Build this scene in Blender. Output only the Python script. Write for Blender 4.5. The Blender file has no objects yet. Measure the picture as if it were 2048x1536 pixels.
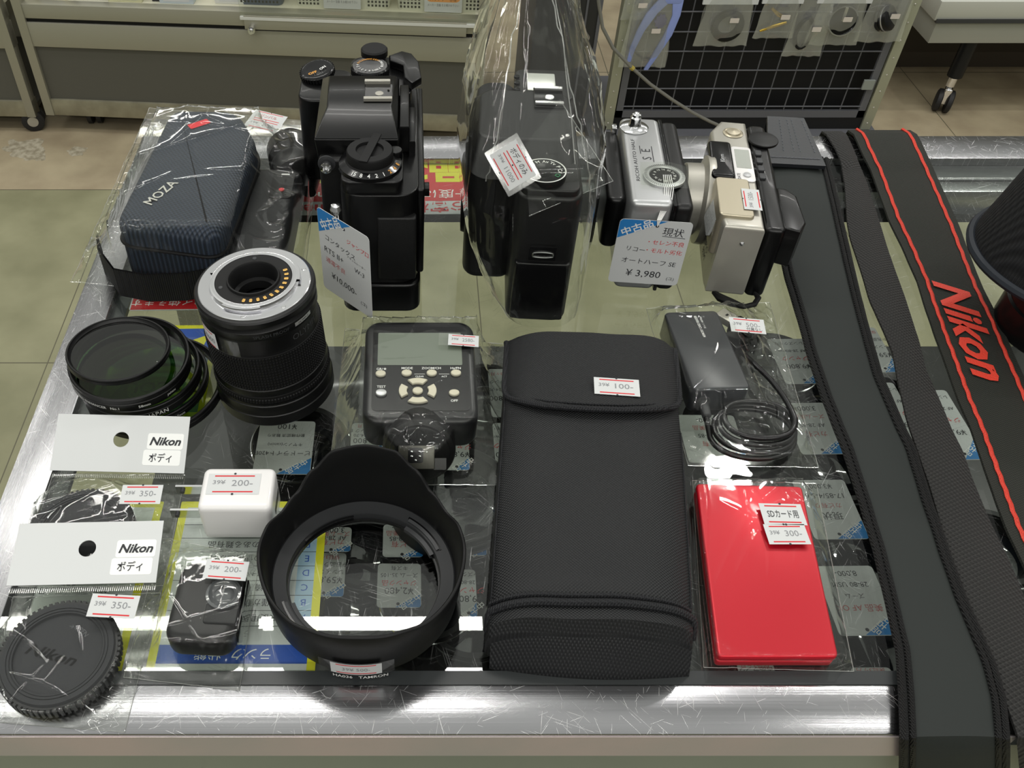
import bpy, math, random
import numpy as np
from mathutils import Matrix, Vector, noise as mnoise

sc = bpy.context.scene
C = sc.collection
PI = math.pi
R = math.radians
CM = 0.01
TOP = 90.0          # the counter top is 90 cm above the shop floor; all lengths below are cm, z = 0 is the counter glass

# ---------------------------------------------------------------- camera, world, light, exposure
TH = R(45.8); HC = 40.0; F = 1800.0; PX = 815.0; PY = 768.0
cam_d = bpy.data.cameras.new('camera'); cam = bpy.data.objects.new('camera', cam_d); C.objects.link(cam)
cam.location = (0, 0, (HC + TOP) * CM)
cam.rotation_euler = (PI / 2 - TH, 0, 0)
cam_d.sensor_fit = 'HORIZONTAL'; cam_d.sensor_width = 36.0
cam_d.lens = 36.0 * F / 2048.0
cam_d.shift_x = (1024.0 - PX) / 2048.0
cam_d.shift_y = 0.0
cam_d.clip_start = 0.02; cam_d.clip_end = 50
sc.camera = cam
sc.view_settings.view_transform = 'Standard'; sc.view_settings.look = 'None'
sc.view_settings.gamma = 1.0; sc.view_settings.use_curve_mapping = False
sc.view_settings.exposure = 0.0
try:
    sc.cycles.transparent_max_bounces = 32
    sc.cycles.max_bounces = 10
    sc.cycles.caustics_reflective = False; sc.cycles.caustics_refractive = False
    sc.cycles.sample_clamp_indirect = 4.0
except Exception:
    pass
w = bpy.data.worlds.new('shop_light'); sc.world = w; w.use_nodes = True
wn = w.node_tree; wn.nodes.clear()
wo = wn.nodes.new('ShaderNodeOutputWorld'); wb = wn.nodes.new('ShaderNodeBackground')
# a pale shop ceiling overhead, dimmer aisles at eye height, as seen in reflections
wt = wn.nodes.new('ShaderNodeTexCoord'); wsp = wn.nodes.new('ShaderNodeSeparateXYZ'); wn.links.new(wt.outputs['Generated'], wsp.inputs[0])
wr_ = wn.nodes.new('ShaderNodeValToRGB'); wn.links.new(wsp.outputs[2], wr_.inputs[0])
er = wr_.color_ramp.elements; er[0].position = 0.0; er[0].color = (.10, .10, .085, 1); er[1].position = .85; er[1].color = (.86, .87, .82, 1)
for p_, c_ in ((.12, (.20, .20, .18)), (.42, (.48, .49, .45)), (.6, (.74, .75, .70))): q = er.new(p_); q.color = (*c_, 1)
wns = wn.nodes.new('ShaderNodeTexNoise'); wns.inputs['Scale'].default_value = 3.2; wns.inputs['Detail'].default_value = 2; wn.links.new(wt.outputs['Generated'], wns.inputs['Vector'])
wmr = wn.nodes.new('ShaderNodeMapRange'); wmr.inputs[1].default_value = .32; wmr.inputs[2].default_value = .62; wmr.inputs[3].default_value = .55; wmr.inputs[4].default_value = 1.15; wn.links.new(wns.outputs['Fac'], wmr.inputs[0])
wmu = wn.nodes.new('ShaderNodeMix'); wmu.data_type = 'RGBA'; wmu.blend_type = 'MULTIPLY'; wmu.inputs[0].default_value = 1
wn.links.new(wr_.outputs[0], wmu.inputs[6]); wn.links.new(wmr.outputs[0], wmu.inputs[7]); wn.links.new(wmu.outputs[2], wb.inputs[0]); wb.inputs[1].default_value = 0.80
wn.links.new(wb.outputs[0], wo.inputs[0])

def area(name, loc, size, power, col=(1, .98, .93), rot=(0, 0, 0)):
    d = bpy.data.lights.new(name, 'AREA'); d.shape = 'RECTANGLE'; d.size = size[0] * CM; d.size_y = size[1] * CM
    d.energy = power; d.color = col
    o = bpy.data.objects.new(name, d); C.objects.link(o)
    o.location = (loc[0] * CM, loc[1] * CM, (loc[2] + TOP) * CM); o.rotation_euler = rot
    return o
# ceiling tubes: first pair mirrored in the glass, the rest unseen lamps added as fill
LAMP_POWER = 4.2
for (tx, ty, tl, pw) in ((-41.5, 99, 120, 1), (-41.5, 112.5, 120, 1), (-175, 99, 120, .8), (-175, 112.5, 120, .8),
                         (-40, -70, 240, 1.5), (-230, -70, 120, .7), (150, -70, 120, 1.0), (-60, 345, 240, 2.4), (190, 345, 120, 2.0), (190, 60, 120, 1.0), (-265, 185, 240, 2.6), (210, 190, 120, 2.0), (-60, -175, 240, 4.5), (130, -175, 240, 3.5)):
    area('tube_and_fill_lamp', (tx, ty, 160), (tl, 3.3), LAMP_POWER * pw)
dl = bpy.data.lights.new('downlight', 'AREA'); dl.shape = 'DISK'; dl.size = .13; dl.energy = 6; dl.color = (1, .98, .95)
dlo = bpy.data.objects.new('downlight', dl); C.objects.link(dlo); dlo.location = (.91, 1.60, 2.5)

# ---------------------------------------------------------------- materials
def hexc(h):
    if not isinstance(h, str): return tuple(h)
    h = h.lstrip('#'); c = [int(h[i:i + 2], 16) / 255 for i in (0, 2, 4)]
    return tuple(x / 12.92 if x <= .04045 else ((x + .055) / 1.055) ** 2.4 for x in c)
MAT = {}
def mat(name, col=(.5, .5, .5), rough=.5, metal=0., spec=.5, bump=None, var=None, coat=0., alpha=1., emit=None, weave=None, speck=None):
    """bump=(scale, strength, distance_cm)  var=(scale, colour2, lo, hi)  weave=(per_m_u, per_m_v, strength, axis)"""
    if name in MAT: return MAT[name]
    m = bpy.data.materials.new(name); m.use_nodes = True; MAT[name] = m
    nt = m.node_tree; b = nt.nodes['Principled BSDF']; L = nt.links.new
    c = hexc(col); b.inputs['Base Color'].default_value = (*c, 1)
    b.inputs['Roughness'].default_value = rough; b.inputs['Metallic'].default_value = metal
    b.inputs['Specular IOR Level'].default_value = spec
    b.inputs['Coat Weight'].default_value = coat; b.inputs['Coat Roughness'].default_value = .05
    if alpha < 1: b.inputs['Alpha'].default_value = alpha
    if emit: b.inputs['Emission Color'].default_value = (*hexc(emit[0]), 1); b.inputs['Emission Strength'].default_value = emit[1]
    tc = nt.nodes.new('ShaderNodeTexCoord')
    if var:
        n = nt.nodes.new('ShaderNodeTexNoise'); n.inputs['Scale'].default_value = var[0]; n.inputs['Detail'].default_value = 5
        L(tc.outputs['Object'], n.inputs['Vector'])
        rp = nt.nodes.new('ShaderNodeValToRGB'); rp.color_ramp.elements[0].position = var[2]; rp.color_ramp.elements[1].position = var[3]
        rp.color_ramp.elements[0].color = (*c, 1); rp.color_ramp.elements[1].color = (*hexc(var[1]), 1)
        L(n.outputs['Fac'], rp.inputs['Fac']); L(rp.outputs['Color'], b.inputs['Base Color'])
    hgt = None
    if bump:
        n = nt.nodes.new('ShaderNodeTexNoise'); n.inputs['Scale'].default_value = bump[0]; n.inputs['Detail'].default_value = 3
        L(tc.outputs['Object'], n.inputs['Vector'])
        bp = nt.nodes.new('ShaderNodeBump'); bp.inputs['Strength'].default_value = bump[1]; bp.inputs['Distance'].default_value = bump[2] * CM
        L(n.outputs['Fac'], bp.inputs['Height']); L(bp.outputs['Normal'], b.inputs['Normal'])
    if weave:
        # woven cloth: two crossed sine waves along the UV-like object axes
        fu, fv, st, rot = weave
        mp = nt.nodes.new('ShaderNodeMapping'); mp.inputs['Rotation'].default_value = (0, 0, R(rot)); L(tc.outputs['Object'], mp.inputs['Vector'])
        sp = nt.nodes.new('ShaderNodeSeparateXYZ'); L(mp.outputs['Vector'], sp.inputs[0])
        def sine(sock, f, ph=0):
            a = nt.nodes.new('ShaderNodeMath'); a.operation = 'MULTIPLY'; L(sock, a.inputs[0]); a.inputs[1].default_value = f * 2 * PI
            s = nt.nodes.new('ShaderNodeMath'); s.operation = 'SINE'; L(a.outputs[0], s.inputs[0]); return s.outputs[0]
        mu = nt.nodes.new('ShaderNodeMath'); mu.operation = 'MULTIPLY'; L(sine(sp.outputs[0], fu), mu.inputs[0]); L(sine(sp.outputs[1], fv), mu.inputs[1])
        bp = nt.nodes.new('ShaderNodeBump'); bp.inputs['Strength'].default_value = st; bp.inputs['Distance'].default_value = .0006
        L(mu.outputs[0], bp.inputs['Height']); L(bp.outputs['Normal'], b.inputs['Normal'])
        mr = nt.nodes.new('ShaderNodeMapRange'); mr.inputs[1].default_value = -1; mr.inputs[2].default_value = 1; L(mu.outputs[0], mr.inputs[0])
        mx = nt.nodes.new('ShaderNodeMix'); mx.data_type = 'RGBA'; L(mr.outputs[0], mx.inputs[0])
        mx.inputs[6].default_value = (*[x * .45 for x in c], 1); mx.inputs[7].default_value = (*[min(1, x * 1.7) for x in c], 1)
        L(mx.outputs[2], b.inputs['Base Color'])
    if speck:
        v = nt.nodes.new('ShaderNodeTexVoronoi'); v.inputs['Scale'].default_value = speck[0]; L(tc.outputs['Object'], v.inputs['Vector'])
        lt = nt.nodes.new('ShaderNodeMath'); lt.operation = 'LESS_THAN'; lt.inputs[1].default_value = speck[1]; L(v.outputs['Distance'], lt.inputs[0])
        mx = nt.nodes.new('ShaderNodeMix'); mx.data_type = 'RGBA'; L(lt.outputs[0], mx.inputs[0])
        mx.inputs[6].default_value = (*c, 1); mx.inputs[7].default_value = (*hexc(speck[2]), 1); L(mx.outputs[2], b.inputs['Base Color'])
    return m

def schlick(nt, f0=.04, normal=None):
    L = nt.links.new; lw = nt.nodes.new('ShaderNodeLayerWeight'); lw.inputs[0].default_value = .5
    if normal is not None: L(normal, lw.inputs['Normal'])
    p = nt.nodes.new('ShaderNodeMath'); p.operation = 'POWER'; p.inputs[1].default_value = 5; L(lw.outputs['Facing'], p.inputs[0])
    a = nt.nodes.new('ShaderNodeMath'); a.operation = 'MULTIPLY_ADD'; a.inputs[1].default_value = 1 - f0; a.inputs[2].default_value = f0; L(p.outputs[0], a.inputs[0])
    return a.outputs[0]

def film(name, tint=(.97, .98, .96), gloss=2.2, rough=.05, base=.035, bump=None, haze=.0, ior=1.45):
    """thin clear sheet: see-through with a Fresnel shine"""
    if name in MAT: return MAT[name]
    m = bpy.data.materials.new(name); m.use_nodes = True; MAT[name] = m
    nt = m.node_tree; nt.nodes.clear(); L = nt.links.new
    out = nt.nodes.new('ShaderNodeOutputMaterial'); tr = nt.nodes.new('ShaderNodeBsdfTransparent'); tr.inputs[0].default_value = (*tint, 1)
    gl = nt.nodes.new('ShaderNodeBsdfGlossy'); gl.inputs['Roughness'].default_value = rough; gl.inputs['Color'].default_value = (1, 1, 1, 1)
    nrm = None
    if bump:
        tc = nt.nodes.new('ShaderNodeTexCoord'); n = nt.nodes.new('ShaderNodeTexNoise'); n.inputs['Scale'].default_value = bump[0]; n.inputs['Detail'].default_value = 2
        n.inputs['Distortion'].default_value = .6
        L(tc.outputs['Object'], n.inputs['Vector'])
        bp = nt.nodes.new('ShaderNodeBump'); bp.inputs['Strength'].default_value = bump[1]; bp.inputs['Distance'].default_value = bump[2] * CM
        L(n.outputs['Fac'], bp.inputs['Height']); L(bp.outputs[0], gl.inputs['Normal']); nrm = bp.outputs[0]
    a = nt.nodes.new('ShaderNodeMath'); a.operation = 'MULTIPLY_ADD'; a.inputs[1].default_value = gloss; a.inputs[2].default_value = base; a.use_clamp = True
    L(schlick(nt, .04, nrm), a.inputs[0])
    mx = nt.nodes.new('ShaderNodeMixShader'); L(a.outputs[0], mx.inputs[0]); L(tr.outputs[0], mx.inputs[1]); L(gl.outputs[0], mx.inputs[2])
    last = mx.outputs[0]
    if haze:
        df = nt.nodes.new('ShaderNodeBsdfDiffuse'); df.inputs[0].default_value = (.9, .9, .88, 1)
        m2 = nt.nodes.new('ShaderNodeMixShader'); m2.inputs[0].default_value = haze; L(last, m2.inputs[1]); L(df.outputs[0], m2.inputs[2]); last = m2.outputs[0]
    L(last, out.inputs[0])
    return m

def scratched(name, col, rough, metal, kind='metal'):
    """brushed / scratched surface: thin random scratch lines in several directions drive roughness and a slight bump"""
    m = bpy.data.materials.new(name); m.use_nodes = True; MAT[name] = m
    nt = m.node_tree; L = nt.links.new; tc = nt.nodes.new('ShaderNodeTexCoord')
    masks = []
    for k, (ang, sx, sy) in enumerate(((20, 16, 700), (75, 12, 640), (128, 19, 760), (160, 14, 680), (48, 15, 720), (100, 17, 700))):
        m0 = nt.nodes.new('ShaderNodeMapping'); m0.inputs['Rotation'].default_value = (0, 0, R(ang)); L(tc.outputs['Object'], m0.inputs['Vector'])
        mp = nt.nodes.new('ShaderNodeMapping'); mp.inputs['Scale'].default_value = (sx * 3, sy * 3, 1)
        mp.inputs['Location'].default_value = (k * 3.7, k * 1.9, 0)
        L(m0.outputs[0], mp.inputs['Vector'])
        n = nt.nodes.new('ShaderNodeTexNoise'); n.inputs['Scale'].default_value = 1.0; n.inputs['Detail'].default_value = 1; n.inputs['Distortion'].default_value = .5
        L(mp.outputs[0], n.inputs['Vector'])
        g = nt.nodes.new('ShaderNodeMath'); g.operation = 'GREATER_THAN'; g.inputs[1].default_value = .75 if kind == 'glass' else .745; L(n.outputs['Fac'], g.inputs[0]); masks.append(g.outputs[0])
    acc = masks[0]
    for q in masks[1:]:
        a = nt.nodes.new('ShaderNodeMath'); a.operation = 'MAXIMUM'; L(acc, a.inputs[0]); L(q, a.inputs[1]); acc = a.outputs[0]
    if kind == 'glass':
        nt.nodes.remove(nt.nodes['Principled BSDF']); out = nt.nodes['Material Output']
        tr = nt.nodes.new('ShaderNodeBsdfTransparent'); tr.inputs[0].default_value = (*col, 1)
        gl = nt.nodes.new('ShaderNodeBsdfGlossy'); gl.inputs['Roughness'].default_value = rough
        mx = nt.nodes.new('ShaderNodeMixShader'); L(schlick(nt, .045), mx.inputs[0]); L(tr.outputs[0], mx.inputs[1]); L(gl.outputs[0], mx.inputs[2])
        g2 = nt.nodes.new('ShaderNodeBsdfGlossy'); g2.inputs['Roughness'].default_value = .45; g2.inputs['Color'].default_value = (.9, .9, .9, 1)
        sm = nt.nodes.new('ShaderNodeMath'); sm.operation = 'MULTIPLY'; sm.inputs[1].default_value = .16; L(acc, sm.inputs[0])
        m2 = nt.nodes.new('ShaderNodeMixShader'); L(sm.outputs[0], m2.inputs[0]); L(mx.outputs[0], m2.inputs[1]); L(g2.outputs[0], m2.inputs[2])
        L(m2.outputs[0], out.inputs[0])
    else:
        b = nt.nodes['Principled BSDF']; b.inputs['Metallic'].default_value = metal
        # lengthwise brushing
        mp = nt.nodes.new('ShaderNodeMapping'); mp.inputs['Scale'].default_value = (1.5, 900, 900) if kind == 'metal' else (900, 1.5, 900); L(tc.outputs['Object'], mp.inputs['Vector'])
        n = nt.nodes.new('ShaderNodeTexNoise'); n.inputs['Scale'].default_value = 1; n.inputs['Detail'].default_value = 2; L(mp.outputs[0], n.inputs['Vector'])
        rp = nt.nodes.new('ShaderNodeMapRange'); rp.inputs[3].default_value = rough * .7; rp.inputs[4].default_value = rough * 1.35; L(n.outputs['Fac'], rp.inputs[0])
        ad = nt.nodes.new('ShaderNodeMath'); ad.operation = 'MULTIPLY_ADD'; ad.inputs[1].default_value = .25; L(acc, ad.inputs[0]); L(rp.outputs[0], ad.inputs[2])
        L(ad.outputs[0], b.inputs['Roughness'])
        cm_ = nt.nodes.new('ShaderNodeMix'); cm_.data_type = 'RGBA'; L(acc, cm_.inputs[0]); cm_.inputs[6].default_value = (*col, 1); cm_.inputs[7].default_value = (.7, .7, .7, 1)
        L(cm_.outputs[2], b.inputs['Base Color'])
        h = nt.nodes.new('ShaderNodeMath'); h.operation = 'SUBTRACT'; L(n.outputs['Fac'], h.inputs[0]); L(acc, h.inputs[1])
        bp = nt.nodes.new('ShaderNodeBump'); bp.inputs['Strength'].default_value = .25; bp.inputs['Distance'].default_value = .0002
        L(h.outputs[0], bp.inputs['Height']); L(bp.outputs[0], b.inputs['Normal'])
    return m

K = mat('black_gloss', '#08080a', .18, spec=.4)
KS = mat('black_satin', '#0c0c0d', .36, spec=.35)
KM = mat('black_matte', '#101011', .55, spec=.3, bump=(900, .25, .02))
KR = mat('black_rubber', '#0f0f10', .62, spec=.3)
KP = mat('dark_plastic', '#141517', .42, spec=.35, bump=(1600, .12, .01))
GR = mat('dark_grey_plastic', '#3a3b3d', .5)
WH = mat('white_paper', '#d6d8d8', .8, spec=.2)
WHP = mat('white_plastic', '#eeeceb', .3, coat=.2)
RED = mat('red_ink', '#d8343a', .6, spec=.3)
PINK = mat('faint_red_ink', '#c86a68', .6)
GY = mat('grey_ink', '#8d8f92', .6)
DK = mat('dark_ink', '#2a2b30', .6)
BLU = mat('blue_ink', '#2f84cc', .5)
WI = mat('white_ink', '#f4f4f2', .5)
OR = mat('orange_ink', '#e8a23c', .5)
CHR = mat('chrome', (.85, .85, .86), .12, 1.)
SIL = mat('satin_silver', '#c4c5c6', .34, .75, bump=(1200, .1, .01))
CHA = mat('champagne_metal', '#bfb6a0', .34, .7, bump=(1400, .08, .01))
TINS = mat('silver_grey_metal', '#bdbab0', .36, .6)
GOLD = mat('gold_contact', '#f0c070', .25, .9)
CREAM = mat('cream_rubber', '#d9d2bd', .5)
YEL = mat('yellow_ink', '#e4de2a', .5)
DBL = mat('deep_blue_ink', '#2b55b4', .5)
FILM = film('clear_cellophane', gloss=1.8, rough=.045, base=-.04, bump=(30, .10, .012), haze=.003)
FILMS = film('cellophane_seam', gloss=2.6, rough=.12, base=.12, haze=.12)
TAPE = film('clear_tape', gloss=1.6, rough=.1, base=0., haze=.015)

# ---------------------------------------------------------------- mesh tools
def T(x=0, y=0, z=0, rx=0, ry=0, rz=0):
    return Matrix.Translation((x, y, z)) @ Matrix.Rotation(R(rz), 4, 'Z') @ Matrix.Rotation(R(ry), 4, 'Y') @ Matrix.Rotation(R(rx), 4, 'X')
I4 = Matrix.Identity(4)
def rr(x0, x1, y0, y1, r, n=5):
    r = min(r, (x1 - x0) / 2 - 1e-4, (y1 - y0) / 2 - 1e-4); p = []
    for cx, cy, a0 in ((x1 - r, y1 - r, 0), (x0 + r, y1 - r, 90), (x0 + r, y0 + r, 180), (x1 - r, y0 + r, 270)):
        for k in range(n + 1):
            a = R(a0 + 90 * k / n); p.append((cx + r * math.cos(a), cy + r * math.sin(a)))
    return p
def circ(cx, cy, r, n=40, ry=None): return [(cx + r * math.cos(2 * PI * k / n), cy + (ry or r) * math.sin(2 * PI * k / n)) for k in range(n)]
def inset(pts, d):
    n = len(pts); out = []
    ar = sum(pts[i][0] * pts[(i + 1) % n][1] - pts[(i + 1) % n][0] * pts[i][1] for i in range(n))
    sg = 1 if ar > 0 else -1
    for i in range(n):
        a, b, c = Vector(pts[i - 1]), Vector(pts[i]), Vector(pts[(i + 1) % n])
        e1 = (b - a); e2 = (c - b)
        if e1.length < 1e-7: e1 = e2
        if e2.length < 1e-7: e2 = e1
        n1 = Vector((-e1.y, e1.x)).normalized() * sg; n2 = Vector((-e2.y, e2.x)).normalized() * sg
        nn = n1 + n2
        nn = nn / max(.3, nn.dot(n1)) if nn.length > 1e-6 else n1
        out.append((b.x + nn.x * d, b.y + nn.y * d))
    return out
TXT = {}
def text_mesh(s, bold=0., shear=0., res=2, sp=1.):
    key = (s, bold, shear, res, sp)
    if key in TXT: return TXT[key]
    cu = bpy.data.curves.new('t', 'FONT'); cu.body = s; cu.size = 1; cu.align_x = 'CENTER'; cu.align_y = 'CENTER'; cu.resolution_u = res
    cu.offset = bold; cu.shear = shear; cu.space_character = sp; cu.fill_mode = 'FRONT'
    o = bpy.data.objects.new('t', cu)
    me = bpy.data.meshes.new_from_object(o)
    v = [tuple(q.co[:2]) for q in me.vertices]; f = [tuple(p.vertices) for p in me.polygons]
    bpy.data.objects.remove(o); bpy.data.curves.remove(cu); bpy.data.meshes.remove(me)
    if v:
        xs = [q[0] for q in v]; ys = [q[1] for q in v]; cx = (min(xs) + max(xs)) / 2; cy = (min(ys) + max(ys)) / 2
        v = [(a - cx, b - cy) for a, b in v]; wd = max(xs) - min(xs); ht = max(ys) - min(ys)
    else: wd = ht = 1
    TXT[key] = (v, f, wd, ht); return TXT[key]

class MB:
    def __init__(s): s.v = []; s.f = []; s.m = []; s.mats = []
    def mi(s, m):
        if m not in s.mats: s.mats.append(m)
        return s.mats.index(m)
    def add(s, vs, fs, m, M=None):
        o = len(s.v); k = s.mi(m)
        if M is not None: vs = [M @ Vector(p) for p in vs]
        s.v += [tuple(p) for p in vs]; s.f += [tuple(i + o for i in f) for f in fs]; s.m += [k] * len(fs); return s
    def box(s, x0, x1, y0, y1, z0, z1, m, M=None, b=0.):
        if b > 0: return s.prism([(x0, y0), (x1, y0), (x1, y1), (x0, y1)], z0, z1, m, M, b=b, seg=2)
        vs = [(x, y, z) for z in (z0, z1) for y in (y0, y1) for x in (x0, x1)]
        return s.add(vs, [(0, 2, 3, 1), (4, 5, 7, 6), (0, 1, 5, 4), (2, 6, 7, 3), (0, 4, 6, 2), (1, 3, 7, 5)], m, M)
    def prism(s, out, z0, z1, m, M=None, b=0., seg=3, bb=None, cap=(True, True)):
        """outline extruded from z0 to z1, rounded edges b (top) and bb (bottom)"""
        bb = b if bb is None else bb
        lv = []
        if bb > 0:
            for k in range(seg + 1): a = PI / 2 * k / seg; lv.append((bb * (1 - math.sin(a)), z0 + bb * (1 - math.cos(a))))
        else: lv.append((0, z0))
        if b > 0:
            for k in range(seg + 1): a = PI / 2 * k / seg; lv.append((b * (1 - math.cos(a)), z1 - b * (1 - math.sin(a))))
        else: lv.append((0, z1))
        n = len(out); vs = []; fs = []
        for d, z in lv:
            q = inset(out, d) if d > 1e-6 else out
            vs += [(x, y, z) for x, y in q]
        for L_ in range(len(lv) - 1):
            for i in range(n): j = (i + 1) % n; fs.append((L_ * n + i, L_ * n + j, (L_ + 1) * n + j, (L_ + 1) * n + i))
        if cap[0]: fs.append(tuple(range(n - 1, -1, -1)))
        if cap[1]: fs.append(tuple((len(lv) - 1) * n + i for i in range(n)))
        return s.add(vs, fs, m, M)
    def hull(s, lo, hi, z0, z1, m, M=None):
        """frustum between two outlines of the same number of points; z may be lists"""
        n = len(lo); za = z0 if isinstance(z0, (list, tuple)) else [z0] * n; zb = z1 if isinstance(z1, (list, tuple)) else [z1] * n
        vs = [(p[0], p[1], za[i]) for i, p in enumerate(lo)] + [(p[0], p[1], zb[i]) for i, p in enumerate(hi)]
        fs = [(i, (i + 1) % n, n + (i + 1) % n, n + i) for i in range(n)] + [tuple(range(n - 1, -1, -1)), tuple(range(n, 2 * n))]
        return s.add(vs, fs, m, M)
    def lathe(s, prof, m, M=None, n=48, cap=True, a0=0, a1=360, rz=None):
        full = abs(a1 - a0 - 360) < 1e-6; vs = []; fs = []; c = n if full else n + 1
        for r, z in prof:
            for k in range(c):
                a = R(a0 + (a1 - a0) * k / n); vs.append((r * math.cos(a), r * math.sin(a), z))
        for i in range(len(prof) - 1):
            for k in range(n if full else n):
                j = (k + 1) % c if full else k + 1
                fs.append((i * c + k, i * c + j, (i + 1) * c + j, (i + 1) * c + k))
        if cap and full:
            if prof[0][0] > 1e-6: fs.append(tuple(range(c - 1, -1, -1)))
            if prof[-1][0] > 1e-6: fs.append(tuple((len(prof) - 1) * c + k for k in range(c)))
        return s.add(vs, fs, m, M)
    def tube(s, path, r, m, M=None, n=8, closed=False, cap=True):
        P = [Vector(p) for p in path]; N = len(P); vs = []; fs = []; up = Vector((0, 0, 1)); px = None
        for i in range(N):
            a = P[(i - 1) % N] if (closed or i > 0) else P[i]; b = P[(i + 1) % N] if (closed or i < N - 1) else P[i]
            t = (b - a).normalized() if (b - a).length > 1e-9 else Vector((1, 0, 0))
            if px is None: px = t.cross(up if abs(t.z) < .9 else Vector((1, 0, 0))).normalized()
            px = (px - t * px.dot(t)).normalized(); py = t.cross(px)
            rad = r[i] if isinstance(r, (list, tuple)) else r
            for k in range(n): an = 2 * PI * k / n; vs.append(P[i] + px * rad * math.cos(an) + py * rad * math.sin(an))
        for i in range(N if closed else N - 1):
            j = (i + 1) % N
            for k in range(n): l = (k + 1) % n; fs.append((i * n + k, i * n + l, j * n + l, j * n + k))
        if cap and not closed: fs.append(tuple(range(n - 1, -1, -1))); fs.append(tuple((N - 1) * n + k for k in range(n)))
        return s.add(vs, fs, m, M)
    def sheet(s, P, m, M=None, th=0.):
        """P: rows of points"""
        nr, nc = len(P), len(P[0]); vs = [p for row in P for p in row]; fs = []
        for i in range(nr - 1):
            for j in range(nc - 1): fs.append((i * nc + j, i * nc + j + 1, (i + 1) * nc + j + 1, (i + 1) * nc + j))
        if th > 0:
            n = len(vs); vs = vs + [(p[0], p[1], p[2] - th) for p in vs]; fs += [tuple(n + q for q in reversed(f)) for f in fs]
            edge = [(0, j) for j in range(nc)] + [(i, nc - 1) for i in range(1, nr)] + [(nr - 1, j) for j in range(nc - 2, -1, -1)] + [(i, 0) for i in range(nr - 2, 0, -1)]
            e = [i * nc + j for i, j in edge]
            for k in range(len(e)): a, b = e[k], e[(k + 1) % len(e)]; fs.append((b, a, n + a, n + b))
        return s.add(vs, fs, m, M)
    def poly(s, pts, m, M=None, z=0.): return s.add([(p[0], p[1], z) for p in pts], [tuple(range(len(pts)))], m, M)
    def text(s, body, size, m, M=None, bold=0., shear=0., x=0, y=0, rot=0, z=.012, res=2, wfit=None, sp=1., up=False, bend=None):
        v, f, wd, ht = text_mesh(body, bold, shear, res, sp)
        k = size / max(.01, .72)      # size = height of capitals
        kx = k if wfit is None else wfit / wd
        ca, sa = math.cos(R(rot)), math.sin(R(rot))
        P = []
        for a, b in v:
            a *= kx; b *= k
            if bend:        # wrap text round a vertical cylinder of radius bend centred at the local origin, facing angle x (deg), height y
                an = R(x) + a / bend * (1 if not up else -1); P.append((bend * math.cos(an), bend * math.sin(an), y + b))
            else: P.append((x + a * ca - b * sa, y + a * sa + b * ca, z))
        return s.add(P, f, m, M)
    def ringtext(s, body, r, ang, size, m, M=None, z=.012, bold=0., inward=False):
        """flat lettering that follows a circle, tops outward (or inward)"""
        v, f, wd, ht = text_mesh(body, bold, 0, 2, 1.); k = size / .72; P = []
        for a, b in v:
            a *= k; b *= k
            if inward: an = R(ang) + a / r; rad = r - b
            else: an = R(ang) - a / r; rad = r + b
            P.append((rad * math.cos(an), rad * math.sin(an), z))
        return s.add(P, f, m, M)
    def build(s, name, parent=None, origin=(0, 0, 0), smooth=35, bev=0.):
        me = bpy.data.meshes.new(name); ox, oy, oz = origin
        me.from_pydata([((x - ox) * CM, (y - oy) * CM, (z - oz) * CM) for x, y, z in s.v], [], s.f)
        for q in s.mats: me.materials.append(q)
        me.polygons.foreach_set('material_index', s.m)
        me.validate(); me.update()
        if smooth:
            me.polygons.foreach_set('use_smooth', [True] * len(me.polygons)); me.set_sharp_from_angle(angle=R(smooth))
        o = bpy.data.objects.new(name, me); C.objects.link(o)
        if parent: o.parent = parent
        else: o.location = (ox * CM, oy * CM, (oz + TOP) * CM)
        if bev:
            b = o.modifiers.new('bevel', 'BEVEL'); b.width = bev * CM; b.segments = 2; b.limit_method = 'ANGLE'; b.angle_limit = R(40)
        return o

class Thing:
    """an Empty at the thing's base; parts are written in counter coordinates, or in local ones with local=True"""
    def __init__(s, name, label, cat, loc=(0, 0, 0), rz=0, group=None, local=False):
        s.o = bpy.data.objects.new(name, None); C.objects.link(s.o); s.loc = loc; s.local = local
        s.o.location = (loc[0] * CM, loc[1] * CM, (loc[2] + TOP) * CM); s.o.rotation_euler = (0, 0, R(rz)); s.o.empty_display_size = .02
        s.o['label'] = label; s.o['category'] = cat
        if group: s.o['group'] = group
    def part(s, name, mb, label=None, under=None, **k):
        o = mb.build(name, under or s.o, (0, 0, 0) if s.local else s.loc, **k)
        if label: o['label'] = label
        return o
def tag(o, label, cat, group=None):
    o['label'] = label; o['category'] = cat
    if group: o['group'] = group
    return o
def structure(o): o['kind'] = 'structure'; return o
def dup(o, loc, label, group=None, rz=None):
    r = o.copy(); C.objects.link(r); r.location = (loc[0] * CM, loc[1] * CM, (loc[2] + TOP) * CM); r['label'] = label
    if rz is not None: r.rotation_euler = (0, 0, R(rz))
    if group: r['group'] = group
    for ch in list(o.children):
        c = ch.copy(); C.objects.link(c); c.parent = r
        for g in list(ch.children): d = g.copy(); C.objects.link(d); d.parent = c
    return r

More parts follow.
